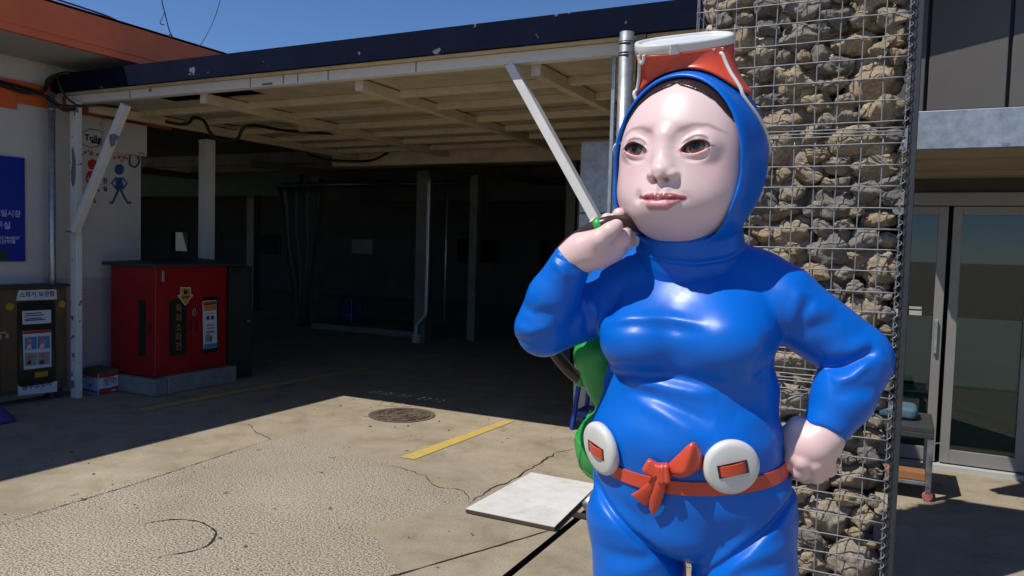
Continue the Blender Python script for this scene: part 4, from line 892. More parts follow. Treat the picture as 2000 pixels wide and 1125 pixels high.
def solid(name, fn, lo, hi, h, mat, parent, colour=None, steps=3, floor=False):
    V, Q = polygonise(fn, lo, hi, h, steps)
    W = toW(V)
    if floor: W[:, 2] = np.maximum(W[:, 2], 0.002)
    # statue space is right handed as (x, down, away); keep the faces pointing out
    me = bpy.data.meshes.new(name); off = np.array(wloc(parent)); me.from_pydata((W - off).tolist(), [], Q[:, ::-1].tolist()); me.update(); me.shade_smooth()
    if colour is not None:
        at = me.color_attributes.new('paint', 'FLOAT_COLOR', 'POINT'); c = colour(V); buf = np.ones((len(V), 4), np.float32); buf[:, :3] = c
        at.data.foreach_set('color', buf.ravel())
    return link(name, me, mat, parent)

# ---- head frame: a to the statue's left, b up, c out of the face
HC = P(1347, 312, -16)
_yw, _pt, _rl = math.radians(22.5), math.radians(3), math.radians(2.6)
_c = np.array([-math.sin(_yw) * math.cos(_pt), -math.sin(_pt), -math.cos(_yw) * math.cos(_pt)])
_a = np.array([math.cos(_yw), 0, -math.sin(_yw)]); _b = np.cross(_c, _a)
_a, _b = _a * math.cos(_rl) - _b * math.sin(_rl), _b * math.cos(_rl) + _a * math.sin(_rl)
HR = np.stack([_a, _b, _c], 1).astype(np.float32)           # columns: local axes in statue space
def toH(p): return (p - HC.astype(np.float32)) @ HR
def fromH(q): return HC + np.asarray(q, float) @ HR.T.astype(float)

def sstep(x, a, b):
    t = np.clip((x - a) / (b - a), 0, 1); return t * t * (3 - 2 * t)
def mirror(q): 
    m = q.copy(); m[:, 0] = np.abs(m[:, 0]); return m
OPEN_C, OPEN_A, OPEN_B = -14.0, 125.0, 156.0
def hood_parts(q):
    he = smin(ell(q, (0, 0, -8), (141, 173, 147)), ell(q, (0, -82, 30), (124, 78, 88)), 30)
    e = np.where(q[:, 1] < OPEN_C, 2.55, 2.0).astype(np.float32)
    k = (np.abs(q[:, 0] / OPEN_A) ** e + np.abs((q[:, 1] - OPEN_C) / OPEN_B) ** e) ** (1 / e); return he, (k - 1) * OPEN_A
def face_base(q):
    m = mirror(q)
    d = ell(q, (0, 4, -6), (141, 165, 134))
    d = smin(d, ell(q, (0, -78, 52), (120, 68, 70)), 40)
    d = smin(d, ell(q, (0, -134, 72), (48, 36, 46)), 40)
    d = smin(d, ell(q, (0, -100, 88), (44, 40, 46)), 50)
    he, de = hood_parts(q)
    return smax(d, he + 1.0 - np.maximum(0, -de - 4) * 0.50, 14)
def front(a, b, fn=face_base):
    p = np.array([[a, b, 230.0]], np.float32)
    for _ in range(60): p[0, 2] -= float(fn(p)[0]) * 0.8
    return float(p[0, 2])
EY, EB = 58.0, 4.0
EYE_C = (EY, EB, front(EY, EB) - 35.0); EYE_R = 33.5
_fz = {k: front(*k) for k in ((0, 22), (0, -10), (0, -42), (18, -48), (0, -58), (0, -73), (58, 30), (28, 6), (42, -88), (20, -84), (8, -80), (0, -82), (30, -96), (14, -101), (0, -102), (60, 44))}
def lid_lines(s):
    u = np.clip((s - 33.0) / 50.0, 0, 1); q = 4 * u * (1 - u)
    base = -4 + 8 * u
    return base + 13 * q ** 0.8, base - 8.0 * q ** 0.9, u
def lower(q):
    q = q.copy(); q[:, 0] -= 8.0 * sstep(-q[:, 1], 0.0, 45.0); return q, mirror(q)
def upper_lip(m):
    f = _fz
    return chain(m, [(0, -89.5, f[(0, -82)] - 2.5), (9, -88, f[(8, -80)] - 2.5), (23, -88.7, f[(20, -84)] - 3), (42, -87, f[(42, -88)] - 4)], [5.4, 5.8, 4.6, 2.4], 8)
def lower_lip(m):
    f = _fz
    return chain(m, [(0, -102, f[(0, -102)] - 2), (13, -101, f[(14, -101)] - 2), (31, -94, f[(30, -96)] - 4)], [8.6, 8.2, 3.6], 5)
MOUTH = ([0, 10, 23, 44], [-94.5, -92.5, -92, -87.5])
def face_fn_q(q):
    m = mirror(q); f = _fz
    d = face_base(q)
    q, m = lower(q)
    # brow, sockets
    d = smax(d, -ell(m, (54, 25, f[(58, 30)] + 27), (36, 12, 25)), 20)
    d = smax(d, -ell(m, (27, 8, f[(28, 6)] + 24), (10, 16, 22)), 18)
    # nose
    d = smin(d, chain(q, [(0, 22, f[(0, 22)] - 11), (0, -8, f[(0, -10)] - 8), (0, -40, f[(0, -42)] + 4)], [11, 11.5, 16], 10), 20)
    d = smin(d, ell(q, (0, -42, f[(0, -42)] + 8), (18, 14.5, 16)), 9)
    d = smin(d, ell(m, (17.5, -48, f[(18, -48)] + 2), (12, 10, 15)), 6)
    d = smin(d, cone(q, (0, -52, f[(0, -58)] + 11), (0, -61, f[(0, -58)] + 0), 6, 7), 7)
    d = smax(d, -ell(m, (10.5, -58.5, f[(0, -58)] + 9), (6.0, 4.6, 9)), 4)
    # philtrum, lips, mouth line
    d = smax(d, -cone(q, (0, -66, f[(0, -73)] + 4.5), (0, -80, f[(0, -73)] + 4.5), 3.5, 4.5), 6)
    d = smin(d, ell(m, (9, -77, f[(0, -73)] - 8), (8, 11, 10)), 7)
    d = smin(d, upper_lip(m), 5)
    d = smin(d, lower_lip(m), 5)
    d = smax(d, -chain(m, [(0, MOUTH[1][0], f[(0, -82)] + 8.5), (10, MOUTH[1][1], f[(8, -80)] + 6.5), (23, MOUTH[1][2], f[(20, -84)] + 4), (44, MOUTH[1][3], f[(42, -88)] + 2)], [2.3, 2.3, 2.3, 2.6], 4), 3)
    d = smax(d, -ell(m, (48, -86, f[(42, -88)] + 6), (6, 8, 7)), 12)
    d = smax(d, -ell(q, (0, -118, f[(0, -102)] + 9), (26, 6, 11)), 12)
    # cheeks fold beside the nose
    # eyelids round the eyeball, then the opening
    d = smin(d, ell(m, EYE_C, (39.5, 38.5, 40.5)), 7)
    up, lo_, u = lid_lines(m[:, 0])
    t = m[:, 1]
    crease = np.exp(-((t - (up + 8.5)) / 2.6) ** 2) * np.clip(u * (1 - u) * 8, 0, 1) * 2.6
    d = d + np.where(m[:, 2] > 60, crease, 0)
    bag = np.exp(-((t - (lo_ - 11)) / 4.0) ** 2) * np.clip(u * (1 - u) * 6, 0, 1) * 2.2
    d = d + np.where(m[:, 2] > 60, bag, 0)
    g = np.maximum(t - up, lo_ - t) * 0.75
    g = np.maximum(g, np.maximum(33.0 - m[:, 0], m[:, 0] - 83.0))
    g = np.maximum(g, EYE_C[2] + 6 - m[:, 2])
    d = smax(d, -g, 2.0)
    return d
def face_sdf(p): return face_fn_q(toH(p))

def face_paint(V):
    q, m = lower(toH(V.astype(np.float32))); a, b, c = m[:, 0], m[:, 1], m[:, 2]
    C = np.tile(np.array([0.77, 0.58, 0.555]), (len(V), 1))
    def lay(col, al):
        nonlocal C
        C = C * (1 - al[:, None]) + np.array(col) * al[:, None]
    up, lo_, u = lid_lines(a); fr = c > 50; inn = np.clip(u * (1 - u) * 10, 0, 1)
    lay((0.78, 0.40, 0.40), 0.42 * np.exp(-((a - 84) / 34) ** 2 - ((b + 44) / 30) ** 2))
    lay((0.78, 0.42, 0.40), 0.30 * np.exp(-(a / 20) ** 2 - ((b + 45) / 13) ** 2))
    lay((0.62, 0.36, 0.36), 0.30 * np.exp(-((a - 64) / 44) ** 2 - ((b - 14) / 22) ** 2))
    lay((0.64, 0.40, 0.38), 0.20 * np.exp(-((a - 26) / 12) ** 2 - ((b - 24) / 18) ** 2))
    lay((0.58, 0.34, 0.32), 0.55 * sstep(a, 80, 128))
    lay((0.66, 0.42, 0.40), 0.35 * sstep(-b, 118, 165))
    # painted brow
    bl = np.interp(a, [14, 27, 50, 74, 100, 112], [27, 34, 43, 43, 32, 26]); bw = np.interp(a, [14, 27, 50, 84, 112], [7, 5.5, 4, 3, 1.6])
    lay((0.30, 0.155, 0.125), 0.62 * np.exp(-((b - bl) / bw) ** 2) * sstep(a, 14, 31) * (1 - sstep(a, 86, 112)) * fr)
    # liner, lid crease, wet edge of the lower lid
    lay((0.16, 0.06, 0.06), 0.85 * np.exp(-((b - up - 8.5) / 2.4) ** 2) * inn * fr)
    lay((0.035, 0.015, 0.015), sstep(b - up, 6.5, 3.0) * (b > up - 9) * np.clip((u > 0) & (u < 1), 0, 1) * fr)
    lay((0.06, 0.03, 0.03), 0.8 * np.exp(-((b - (5 + (a - 83) * 0.1)) / 2.2) ** 2) * (a > 80) * (1 - sstep(a, 84, 95)) * fr)
    lay((0.80, 0.33, 0.36), 0.8 * sstep(lo_ - b, -1, 1.0) * sstep(lo_ - b, 5.5, 3.5) * np.clip((u > 0) & (u < 1), 0, 1) * fr)
    lay((0.45, 0.12, 0.13), 0.9 * np.exp(-((a - 33) / 4) ** 2 - ((b + 3) / 3.5) ** 2) * fr)
    # lips
    lay((0.33, 0.08, 0.085), sstep(upper_lip(m), 2.6, 0.6) * (b > -95.5))
    lay((0.66, 0.28, 0.30), sstep(lower_lip(m), 1.8, 0.0) * (b < -93))
    lay((0.20, 0.02, 0.03), 0.8 * np.exp(-((b - np.interp(a, *MOUTH)) / 2.0) ** 2) * (a < 45) * fr)
    lay((0.60, 0.26, 0.27), 0.5 * np.exp(-((a - 48) / 6) ** 2 - ((b + 86) / 6) ** 2))
    lay((0.10, 0.03, 0.03), 0.9 * np.exp(-((a - 10.5) / 4.2) ** 2 - ((b + 57) / 3.4) ** 2) * (c > 100))
    return C

# ---- the wetsuit body with hood
def hood(p):
    q = toH(p)
    he, de = hood_parts(q)
    h = smax(he, -np.maximum(de, 5.0 - q[:, 2]), 4)
    rim = np.sqrt((de - 4) ** 2 + (he + 1.0) ** 2) - 6.5
    return smin(h, np.where(q[:, 2] > 0, rim, 50.0), 4)
CUFF_R = (P(1122, 500, -72), P(1066, 630, -30)); CUFF_L = (P(1606, 850, -45), P(1672, 712, 0))
def arm_r(p):
    u = cone(p, P(1212, 580, 42), P(1066, 640, -20), 62, 55)
    w = chain(p, [P(1061, 640, -26), P(1082, 580, -48), P(1122, 500, -72)], [58, 51, 37], 12)
    d = CUFF_R[0] - CUFF_R[1]; d = d / np.linalg.norm(d)
    w = smax(w, (p - CUFF_R[0].astype(np.float32)) @ d.astype(np.float32) - 3, 6)
    a = smin(u, w, 9)
    a = fold(p, a, [(1012, 632, 0), (1050, 640, 0), (1105, 628, 0)], 5, 12)
    a = fold(p, a, [(1014, 655, 0), (1050, 662, 0), (1092, 650, 0)], -5, 10)
    a = fold(p, a, [(1030, 590, 0), (1060, 606, 0), (1110, 600, 0)], -4, 10)
    a = fold(p, a, [(1100, 500, 0), (1125, 512, 0), (1140, 532, 0)], -4, 7)
    a = fold(p, a, [(1092, 505, 0), (1112, 524, 0), (1128, 548, 0)], 3.5, 8)
    a = fold(p, a, [(1150, 575, 0), (1168, 600, 0), (1172, 640, 0)], 6, 9)
    a = fold(p, a, [(1140, 590, 0), (1152, 615, 0), (1150, 650, 0)], -5, 8)
    return a
def arm_l(p):
    u = cone(p, P(1530, 592, -6), P(1666, 688, 8), 68, 60)
    w = chain(p, [P(1676, 702, 0), P(1646, 775, -24), P(1606, 850, -45)], [63, 55, 39], 12)
    d = CUFF_L[0] - CUFF_L[1]; d = d / np.linalg.norm(d)
    w = smax(w, (p - CUFF_L[0].astype(np.float32)) @ d.astype(np.float32) + 4, 7)
    a = smin(u, w, 10)
    a = fold(p, a, [(1605, 716, 0), (1640, 706, 0), (1672, 690, 0), (1702, 672, 0)], -13, 11, 60)
    a = fold(p, a, [(1612, 734, 0), (1650, 722, 0), (1690, 690, 0)], 7, 10, 60)
    a = fold(p, a, [(1600, 690, 0), (1650, 672, 0), (1690, 655, 0)], 4, 15, 60)
    a = fold(p, a, [(1610, 760, 0), (1650, 752, 0), (1700, 745, 0)], -4, 12, 60)
    a = fold(p, a, [(1550, 620, 0), (1590, 600, 0), (1625, 600, 0)], 3, 16, 60)
    a = fold(p, a, [(1540, 650, 0), (1580, 632, 0), (1630, 625, 0)], -3.5, 14, 60)
    a = fold(p, a, [(1555, 560, 0), (1542, 600, 0), (1532, 640, 0)], 4, 12, 60)
    a = fold(p, a, [(1575, 575, 0), (1560, 605, 0), (1548, 640, 0)], -4, 10, 60)
    a = fold(p, a, [(1583, 815, 0), (1610, 828, 0), (1640, 850, 0)], -3, 7, 60)
    return a
def torso(p):
    d = ell(p, P(1345, 624, 20), (184, 120, 114), 18)
    d = smin(d, ell(p, P(1350, 572, 44), (168, 66, 84), 18), 40)
    d = smin(d, cone(p, P(1262, 552, 54), P(1478, 552, 22), 58, 58), 40)
    d = smin(d, cone(p, P(1352, 500, 26), P(1530, 578, 10), 62, 60), 26)
    d = smin(d, cone(p, P(1348, 498, 30), P(1206, 560, 40), 60, 60), 26)
    d = smin(d, ell(p, P(1258, 664, -52), (86, 70, 78), 18), 46)
    d = smin(d, ell(p, P(1414, 668, -82), (88, 72, 78), 18), 46)
    d = smin(d, ell(p, P(1345, 752, 4), (172, 100, 116), 18), 44)
    d = smin(d, ell(p, P(1334, 850, -8), (188, 112, 138), 18), 46)
    d = smin(d, ell(p, P(1347, 945, 4), (200, 98, 138), 18), 50)
    d = smin(d, ell(p, P(1343, 1020, -12), (98, 66, 112), 18), 40)
    # bust and belly folds
    d = fold(p, d, [(1185, 622, 0), (1240, 611, 0), (1310, 612, 0), (1375, 622, 0)], 4.5, 9)
    d = fold(p, d, [(1180, 634, 0), (1250, 628, 0), (1380, 640, 0)], -2, 9)
    d = fold(p, d, [(1165, 742, 0), (1230, 716, 0), (1310, 720, 0), (1420, 738, 0)], -7, 17)
    d = fold(p, d, [(1215, 728, 0), (1290, 734, 0), (1400, 752, 0)], 5.5, 13)
    d = fold(p, d, [(1228, 748, 0), (1290, 762, 0), (1390, 800, 0)], -4.5, 12)
    d = fold(p, d, [(1240, 755, 0), (1300, 782, 0), (1380, 830, 0)], 4, 16)
    d = fold(p, d, [(1430, 790, 0), (1490, 805, 0), (1530, 850, 0)], 4, 18)
    d = fold(p, d, [(1500, 640, 0), (1480, 690, 0), (1470, 730, 0)], -6, 14)
    d = fold(p, d, [(1190, 560, 0), (1186, 600, 0), (1176, 650, 0)], 4, 11)
    d = fold(p, d, [(1205, 560, 0), (1202, 590, 0), (1196, 620, 0)], -3, 10)
    return d
def legs(p):
    l = chain(p, [P(1243, 1010, 8), P(1249, 1125, 2), P(1255, 1270, 6), P(1262, 1400, 14), P(1264, 1480, 20)], [101, 85, 70, 62, 46], 30)
    r = chain(p, [P(1451, 1008, -22), P(1453, 1125, -36), P(1452, 1270, -30), P(1448, 1400, -20), P(1446, 1500, -14)], [101, 91, 74, 66, 48], 30)
    l = smin(l, cone(p, P(1264, 1490, 20), P(1225, 1500, -70), 46, 40), 30)
    r = smin(r, cone(p, P(1446, 1512, -14), P(1424, 1526, -110), 48, 42), 30)
    l = fold(p, l, [(1165, 1040, 0), (1205, 1052, 0), (1262, 1058, 0), (1300, 1045, 0)], -3.5, 13)
    l = fold(p, l, [(1180, 1080, 0), (1240, 1085, 0), (1300, 1062, 0)], 2.5, 14)
    r = fold(p, r, [(1395, 1078, 0), (1430, 1050, 0), (1475, 1038, 0), (1535, 1030, 0)], 4, 14)
    r = fold(p, r, [(1400, 1092, 0), (1450, 1072, 0), (1520, 1060, 0)], -3.5, 14)
    return np.minimum(l, r)
NECK_A, NECK_B = P(1352, 425, 2), P(1350, 494, 16)
def neck(p): return fold(p, _neck(p), [(1250, 488, 0), (1270, 500, 0), (1310, 510, 0), (1360, 514, 0), (1415, 506, 0), (1450, 490, 0), (1462, 476, 0)], 4.5, 4.5)
def _neck(p): return smin(cone(p, NECK_A, NECK_B, 93, 98), cone(p, NECK_B, NECK_B + np.array([0, 42, 26]), 98, 108), 20)
def near(fn, lo, hi, pad=26.0):
    lo = np.array(lo, np.float32); hi = np.array(hi, np.float32)
    def g(p):
        d = np.sqrt((np.maximum(np.maximum(lo - p, p - hi), 0) ** 2).sum(1)); m = d < pad
        out = d + 0.0
        if m.any(): out[m] = fn(p[m])
        return out
    return g
_bx = lambda x0, y0, x1, y1, z0, z1: (P(x0, y0, 0) * [1, 1, 0] + [0, 0, z0], P(x1, y1, 0) * [1, 1, 0] + [0, 0, z1])
torso_n = near(torso, *_bx(1125, 470, 1570, 1110, -190, 175)); legs_n = near(legs, *_bx(1120, 900, 1580, 1590, -190, 140))
arm_r_n = near(arm_r, *_bx(985, 465, 1290, 715, -140, 120)); arm_l_n = near(arm_l, *_bx(1440, 505, 1775, 895, -130, 90))
neck_n = near(neck, *_bx(1220, 310, 1480, 530, -120, 140)); hood_n = near(hood, HC - 175, HC + 175)
def crease_n(p, d):
    m = (p[:, 1] > 380) & (p[:, 1] < 640) & (np.abs(d) < 60)
    if not m.any(): return d
    d = d.copy(); q = p[m]; f = d[m]
    f = fold(q, f, [(1148, 915, 0), (1190, 962, 0), (1250, 1020, 0), (1325, 1080, 0), (1350, 1100, 0)], -10, 8)
    f = fold(q, f, [(1560, 925, 0), (1500, 985, 0), (1430, 1040, 0), (1375, 1086, 0), (1350, 1104, 0)], -10, 8)
    d[m] = f; return d
def body_sdf(p):
    d = smin(torso_n(p), legs_n(p), 13)
    d = smin(d, arm_r_n(p), 15); d = smin(d, arm_l_n(p), 15)
    d = crease_n(p, d)
    return smin(smin(d, neck_n(p), 5), hood_n(p), 9)
def trunk_sdf(p): return crease_n(p, smin(smin(smin(torso_n(p), legs_n(p), 13), arm_r_n(p), 15), arm_l_n(p), 15))
def hood_sdf(p): return smin(neck_n(p), hood_n(p), 9)
def body_rays(o, d):
    """first hits of many rays with the body, in statue space"""
    o = np.asarray(o, np.float32); d = np.asarray(d, np.float32); d = d / np.linalg.norm(d, axis=1)[:, None]; t = np.zeros(len(o), np.float32)
    for _ in range(70): t = t + body_sdf(o + d * t[:, None]) * 0.8
    return (o + d * t[:, None]).astype(float)
def surfs(pts):
    o = np.array([P(x, y, -420) for x, y in pts]); e = np.array([P(x, y, 300) for x, y in pts]); return body_rays(o, e - o)
def surf_at(px, py): return surfs([(px, py)])[0]
def grads(pts, fn=body_sdf):
    p = np.asarray(pts, np.float32); g = np.zeros((len(p), 3))
    for k in range(3):
        d = np.zeros(3, np.float32); d[k] = 3.0; g[:, k] = fn(p + d) - fn(p - d)
    return g / np.linalg.norm(g, axis=1)[:, None]
def grad(pt): return grads([pt])[0]

# ---- materials
def gloss(name, c, rough, bump=0.04, var=0.05, spec=0.5):
    n = NT(name)
    n.col(n.ramp(n.noise(9, 4), [(0.3, tuple(x * (1 - var) for x in c)), (0.7, tuple(min(1, x * (1 + var)) for x in c))]))
    dust = n.ramp(n.noise(55, 5, 0.8, distortion=0.5), [(0.62, 0.0), (0.80, 0.05)]); src = n.b.inputs['Base Color'].links[0].from_socket; n.col(n.mix(dust, src, (0.45, 0.43, 0.40)))
    rr = n.ramp(n.noise(14, 6, 0.7), [(0.3, rough * 0.85), (0.7, rough * 1.2)]); n.L(rr, n.b.inputs['Roughness'])
    n.bump(n.noise(420, 2, 0.5), bump, 0.002)
    m = n.set(rough); n.t.links.new(rr, n.b.inputs['Roughness']); n.b.inputs['Specular IOR Level'].default_value = spec
    return m
M_BLUE = gloss('blue gloss paint', (0.0003, 0.128, 0.58), 0.35, 0.10, 0.06, 0.38)
M_RED = gloss('orange red gloss paint', (0.62, 0.075, 0.035), 0.28)
M_WHITE = gloss('off white enamel', (0.66, 0.66, 0.62), 0.33)
M_LENS = gloss('pale lens enamel', (0.72, 0.73, 0.76), 0.3)
M_BROWN = gloss('dark brown paint', (0.055, 0.028, 0.02), 0.25, 0.15, 0.2)
M_GREEN = gloss('green net paint', (0.03, 0.36, 0.07), 0.38, 0.12, 0.12)
M_HAIR = gloss('dark hair paint', (0.03, 0.015, 0.013), 0.25, 0.1)
_n = NT('painted skin'); _v = _n.n('VertexColor'); _v.layer_name = 'paint'; _n.L(_v.outputs[0], _n.b.inputs['Base Color']); _n.bump(_n.noise(300, 2), 0.03, 0.002); M_SKIN = _n.set(0.36)
_n = NT('glass eye'); _tc = _n.n('TexCoord'); _sp = _n.n('SeparateXYZ'); _n.L(_tc.outputs['Object'], _sp.inputs[0])
_r = _n.math('SQRT', _n.math('ADD', _n.math('MULTIPLY', _sp.outputs[0], _sp.outputs[0]), _n.math('MULTIPLY', _sp.outputs[1], _sp.outputs[1])))
_r = _n.math('DIVIDE', _r, 0.0178 * 1.9)
_iris = _n.ramp(_r, [(0.0, (0.004, 0.004, 0.005)), (0.25, (0.006, 0.006, 0.006)), (0.30, (0.08, 0.05, 0.03)), (0.55, (0.17, 0.11, 0.07)), (0.62, (0.02, 0.015, 0.015)), (0.69, (0.66, 0.62, 0.60))])
_st = _n.noise(260, 2); _n.col(_n.mix(_n.math('MULTIPLY', _st, 0.35), _iris, (0.05, 0.03, 0.02), 'MULTIPLY')); M_EYE = _n.set(0.04)

# ---- build
st_base = toW(np.array([P(1350, 1500, 0)]))[0]
statue = thing('diver_statue', (float(st_base[0]), float(st_base[1]), 0.0), 'glossy statue of a diver in blue wetsuit with a red mask on the forehead', 'statue')
suit = solid('wetsuit_body', trunk_sdf, P(985, 135, 0) * [1, 1, 0] + [0, 0, -215], P(1765, 1570, 0) * [1, 1, 0] + [0, 0, 215], 4.0, M_BLUE, statue, floor=True, steps=3)
solid('hood', hood_sdf, P(1185, 120, 0) * [1, 1, 0] + [0, 0, -180], P(1515, 540, 0) * [1, 1, 0] + [0, 0, 180], 2.6, M_BLUE, statue, None, 3)
_lo = HC - 215; _hi = HC + 215
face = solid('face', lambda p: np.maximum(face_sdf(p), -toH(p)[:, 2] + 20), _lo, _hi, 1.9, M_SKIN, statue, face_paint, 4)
def hair_fn(p):
    q = toH(p); m = mirror(q); a = m[:, 0]
    line = np.interp(a, [0, 8, 25, 50, 75, 95, 120], [128, 122, 116, 106, 90, 68, 40])
    return smax(face_base(q) - 3.5, (line - m[:, 1]) * 0.8, 3)
def hair_all(p):
    q = toH(p); return np.maximum(hair_fn(p), np.maximum(-q[:, 2] - 4, 60 - q[:, 1]))
solid('hair', hair_all, fromH((-150, 60, -10)).min() * 0 + HC - 200, HC + 200, 2.3, M_HAIR, face, None, 3)
for s in (-1, 1):
    me = bpy.data.meshes.new('eyeball'); bm = bmesh.new(); bmesh.ops.create_uvsphere(bm, u_segments=48, v_segments=32, radius=EYE_R * SC); bm.to_mesh(me); bm.free(); me.shade_smooth()
    e = link('eyeball', me, M_EYE, face)
    cW = toW(np.array([fromH((s * EY, EB, EYE_C[2]))]))[0]
    g = np.array([0.03, 0.035, 1.0]) if s > 0 else np.array([-0.09, 0.035, 1.0])        # gaze in the head frame
    gS = g @ HR.T.astype(float); gW = Vector((gS[0] * SXv + gS[1] * SYv + gS[2] * SZ).tolist())
    e.location = Vector(cW.tolist()) - wloc(face); e.rotation_euler = gW.to_track_quat('Z', 'Y').to_euler()

def skin_paint(V):
    C = np.tile(np.array([0.78, 0.56, 0.52]), (len(V), 1)); n = np.sin(V[:, 0] * 0.07) * np.sin(V[:, 1] * 0.09 + 1) * 0.5 + 0.5
    return C * (1 - 0.25 * n[:, None]) + np.array([0.74, 0.40, 0.38]) * 0.25 * n[:, None]
def hand_hip(p):
    d = chain(p, [P(1620, 826, -32), P(1604, 856, -44), P(1590, 872, -50)], [32, 36, 36], 20)
    d = smin(d, ell(p, P(1578, 874, -44), (46, 40, 34), 0, 20), 16)
    kn = (((1612, 898, -52), (1616, 914, -40), (1600, 926, -2), 17), ((1592, 906, -62), (1594, 926, -48), (1572, 930, 2), 17.5), ((1568, 902, -64), (1564, 921, -52), (1548, 924, 2), 16.5), ((1549, 890, -56), (1540, 905, -46), (1530, 906, 6), 14))
    for a, b, c, r in kn:
        d = smin(d, chain(p, [P(1592, 866, -50), P(*a)], [20, r], 6), 7)
        d = smin(d, chain(p, [P(*a), P(*b), P(*c)], [r, r * 0.95, r * 0.8], 7), 5)
    d = smin(d, chain(p, [P(1592, 846, -36), P(1560, 836, -42), P(1540, 850, -34), P(1528, 866, -10)], [25, 20, 16, 14], 10), 10)
    return d
def hand_grip(p):
    d = chain(p, [P(1116, 506, -66), P(1140, 492, -74), P(1172, 484, -76), P(1196, 480, -70)], [33, 34, 33, 29], 22)
    d = smin(d, chain(p, [P(1140, 482, -90), P(1172, 468, -104), P(1192, 452, -110), P(1204, 441, -104)], [21, 19, 15.5, 12.5], 10), 9)      # thumb over the hoop
    d = smin(d, chain(p, [P(1198, 478, -82), P(1216, 468, -86), P(1222, 452, -78)], [17, 15, 11.5], 8), 6)                                   # index
    d = smin(d, chain(p, [P(1196, 484, -60), P(1222, 474, -62), P(1230, 456, -52)], [17, 14, 12], 8), 6)
    for x, y, r in ((1210, 420, 14), (1186, 429, 13), (1163, 436, 12)):                                                                      # fingertips behind the hoop
        d = smin(d, chain(p, [P(x - 14, 470, -42), P(x + 4, 440, -44), P(x, y, -58)], [15, r + 1, r], 8), 5)
    return d
M_SKIN2 = M_SKIN
hh = solid('hand', hand_hip, P(1500, 780, 0) * [1, 1, 0] + [0, 0, -130], P(1680, 970, 0) * [1, 1, 0] + [0, 0, 70], 2.6, M_SKIN2, statue, skin_paint, 3); hh['label'] = 'fist resting on the hip'
hg = solid('hand', hand_grip, P(1065, 380, 0) * [1, 1, 0] + [0, 0, -150], P(1265, 560, 0) * [1, 1, 0] + [0, 0, 20], 2.4, M_SKIN2, statue, skin_paint, 3); hg['label'] = 'hand gripping the brown hoop at the shoulder'

def smesh(name, V, F, mat, parent, smooth=True): return mesh(name, toW(np.array(V)), F, mat, parent, smooth)
def stube(name, pts, r, mat, parent, n=10, closed=False, seg=8):
    v, f = tubev(smooth_path(pts, seg, closed), r, n, True, closed); return smesh(name, v, f, mat, parent)

# hoop and net bag over the shoulder
HOOP = [P(*t) for t in ((1236, 437, -66), (1200, 434, -82), (1170, 441, -86), (1132, 462, -72), (1098, 492, -46), (1068, 545, 4), (1054, 612, 60), (1072, 668, 108), (1100, 710, 138), (1135, 741, 152), (1190, 760, 170), (1250, 745, 190), (1292, 690, 200), (1305, 610, 190), (1290, 530, 120), (1262, 462, 0))]
def bag_fn(p):
    up = chain(p, [P(1172, 694, 130), P(1186, 740, 136), P(1200, 792, 140)], [58, 48, 40], 20)
    c = P(1212, 872, 140)
    ball = ell(p, c, (100, 92, 92))
    d = smin(up, ball, 14)
    q = p - c.astype(np.float32)
    th = np.arctan2(q[:, 2], q[:, 0]); la = np.arctan2(q[:, 1], np.sqrt(q[:, 0] ** 2 + q[:, 2] ** 2))
    r1 = np.abs(np.sin((th * 5 + la * 3.0))); r2 = np.abs(np.sin(la * 4.5 - th * 1.2 + 0.6))
    rib = np.exp(-(np.minimum(r1, r2) / 0.10) ** 2) * 3.2
    return d - np.where((q[:, 1] > -72), rib, 0)
bag = solid('net_bag', bag_fn, P(1172, 640, 130) - [110, 0, 130], P(1212, 990, 140) + [130, 0, 130], 3.0, M_GREEN, statue, None, 2)
hoop = stube('hoop', HOOP, 13.5, M_BROWN, bag, 12, True)
for i, rr in ((2, 17.5), (9, 17.5)):
    c = HOOP[i]; d = HOOP[i + 1] - HOOP[i - 1]; d = d / np.linalg.norm(d)
    v, f = tubev([c - d * 7, c - d * 3, c + d * 3, c + d * 7], [rr - 2, rr, rr - .5, rr - 2.5], 12); smesh('net_tie', v, f, M_GREEN, hoop)

# belt, discs and bow
belt = None
BC = P(1345, 915, 4)
def belt_y(phi):                                       # phi 0 = front, drooping there
    return BC[1] - 30 + 27 * math.cos(phi)
NB = 96; ring = []
for k in range(NB):
    ph = 2 * math.pi * k / NB + math.radians(18) * 0
    fwd = np.array([math.sin(ph - math.radians(16)), 0, -math.cos(ph - math.radians(16))])
    y = belt_y(ph)
    for dy in (-12.5, 0, 12.5): ring.append((np.array([BC[0], y + dy, BC[2]]) + fwd * 300, -fwd))
_h = body_rays([r[0] for r in ring], [r[1] for r in ring]).reshape(NB, 3, 3); _g = grads(_h[:, 1])
ring = [[h[0] - g * 3, h[0] + g * 4.5, h[2] + g * 4.5, h[2] - g * 3] for h, g in zip(_h, _g)]
V = [p for r in ring for p in r]; F = []
for k in range(NB):
    j = (k + 1) % NB
    for e in range(4): F.append((k * 4 + e, k * 4 + (e + 1) % 4, j * 4 + (e + 1) % 4, j * 4 + e))
belt = smesh('weight_belt', V, F, M_RED, statue, False)
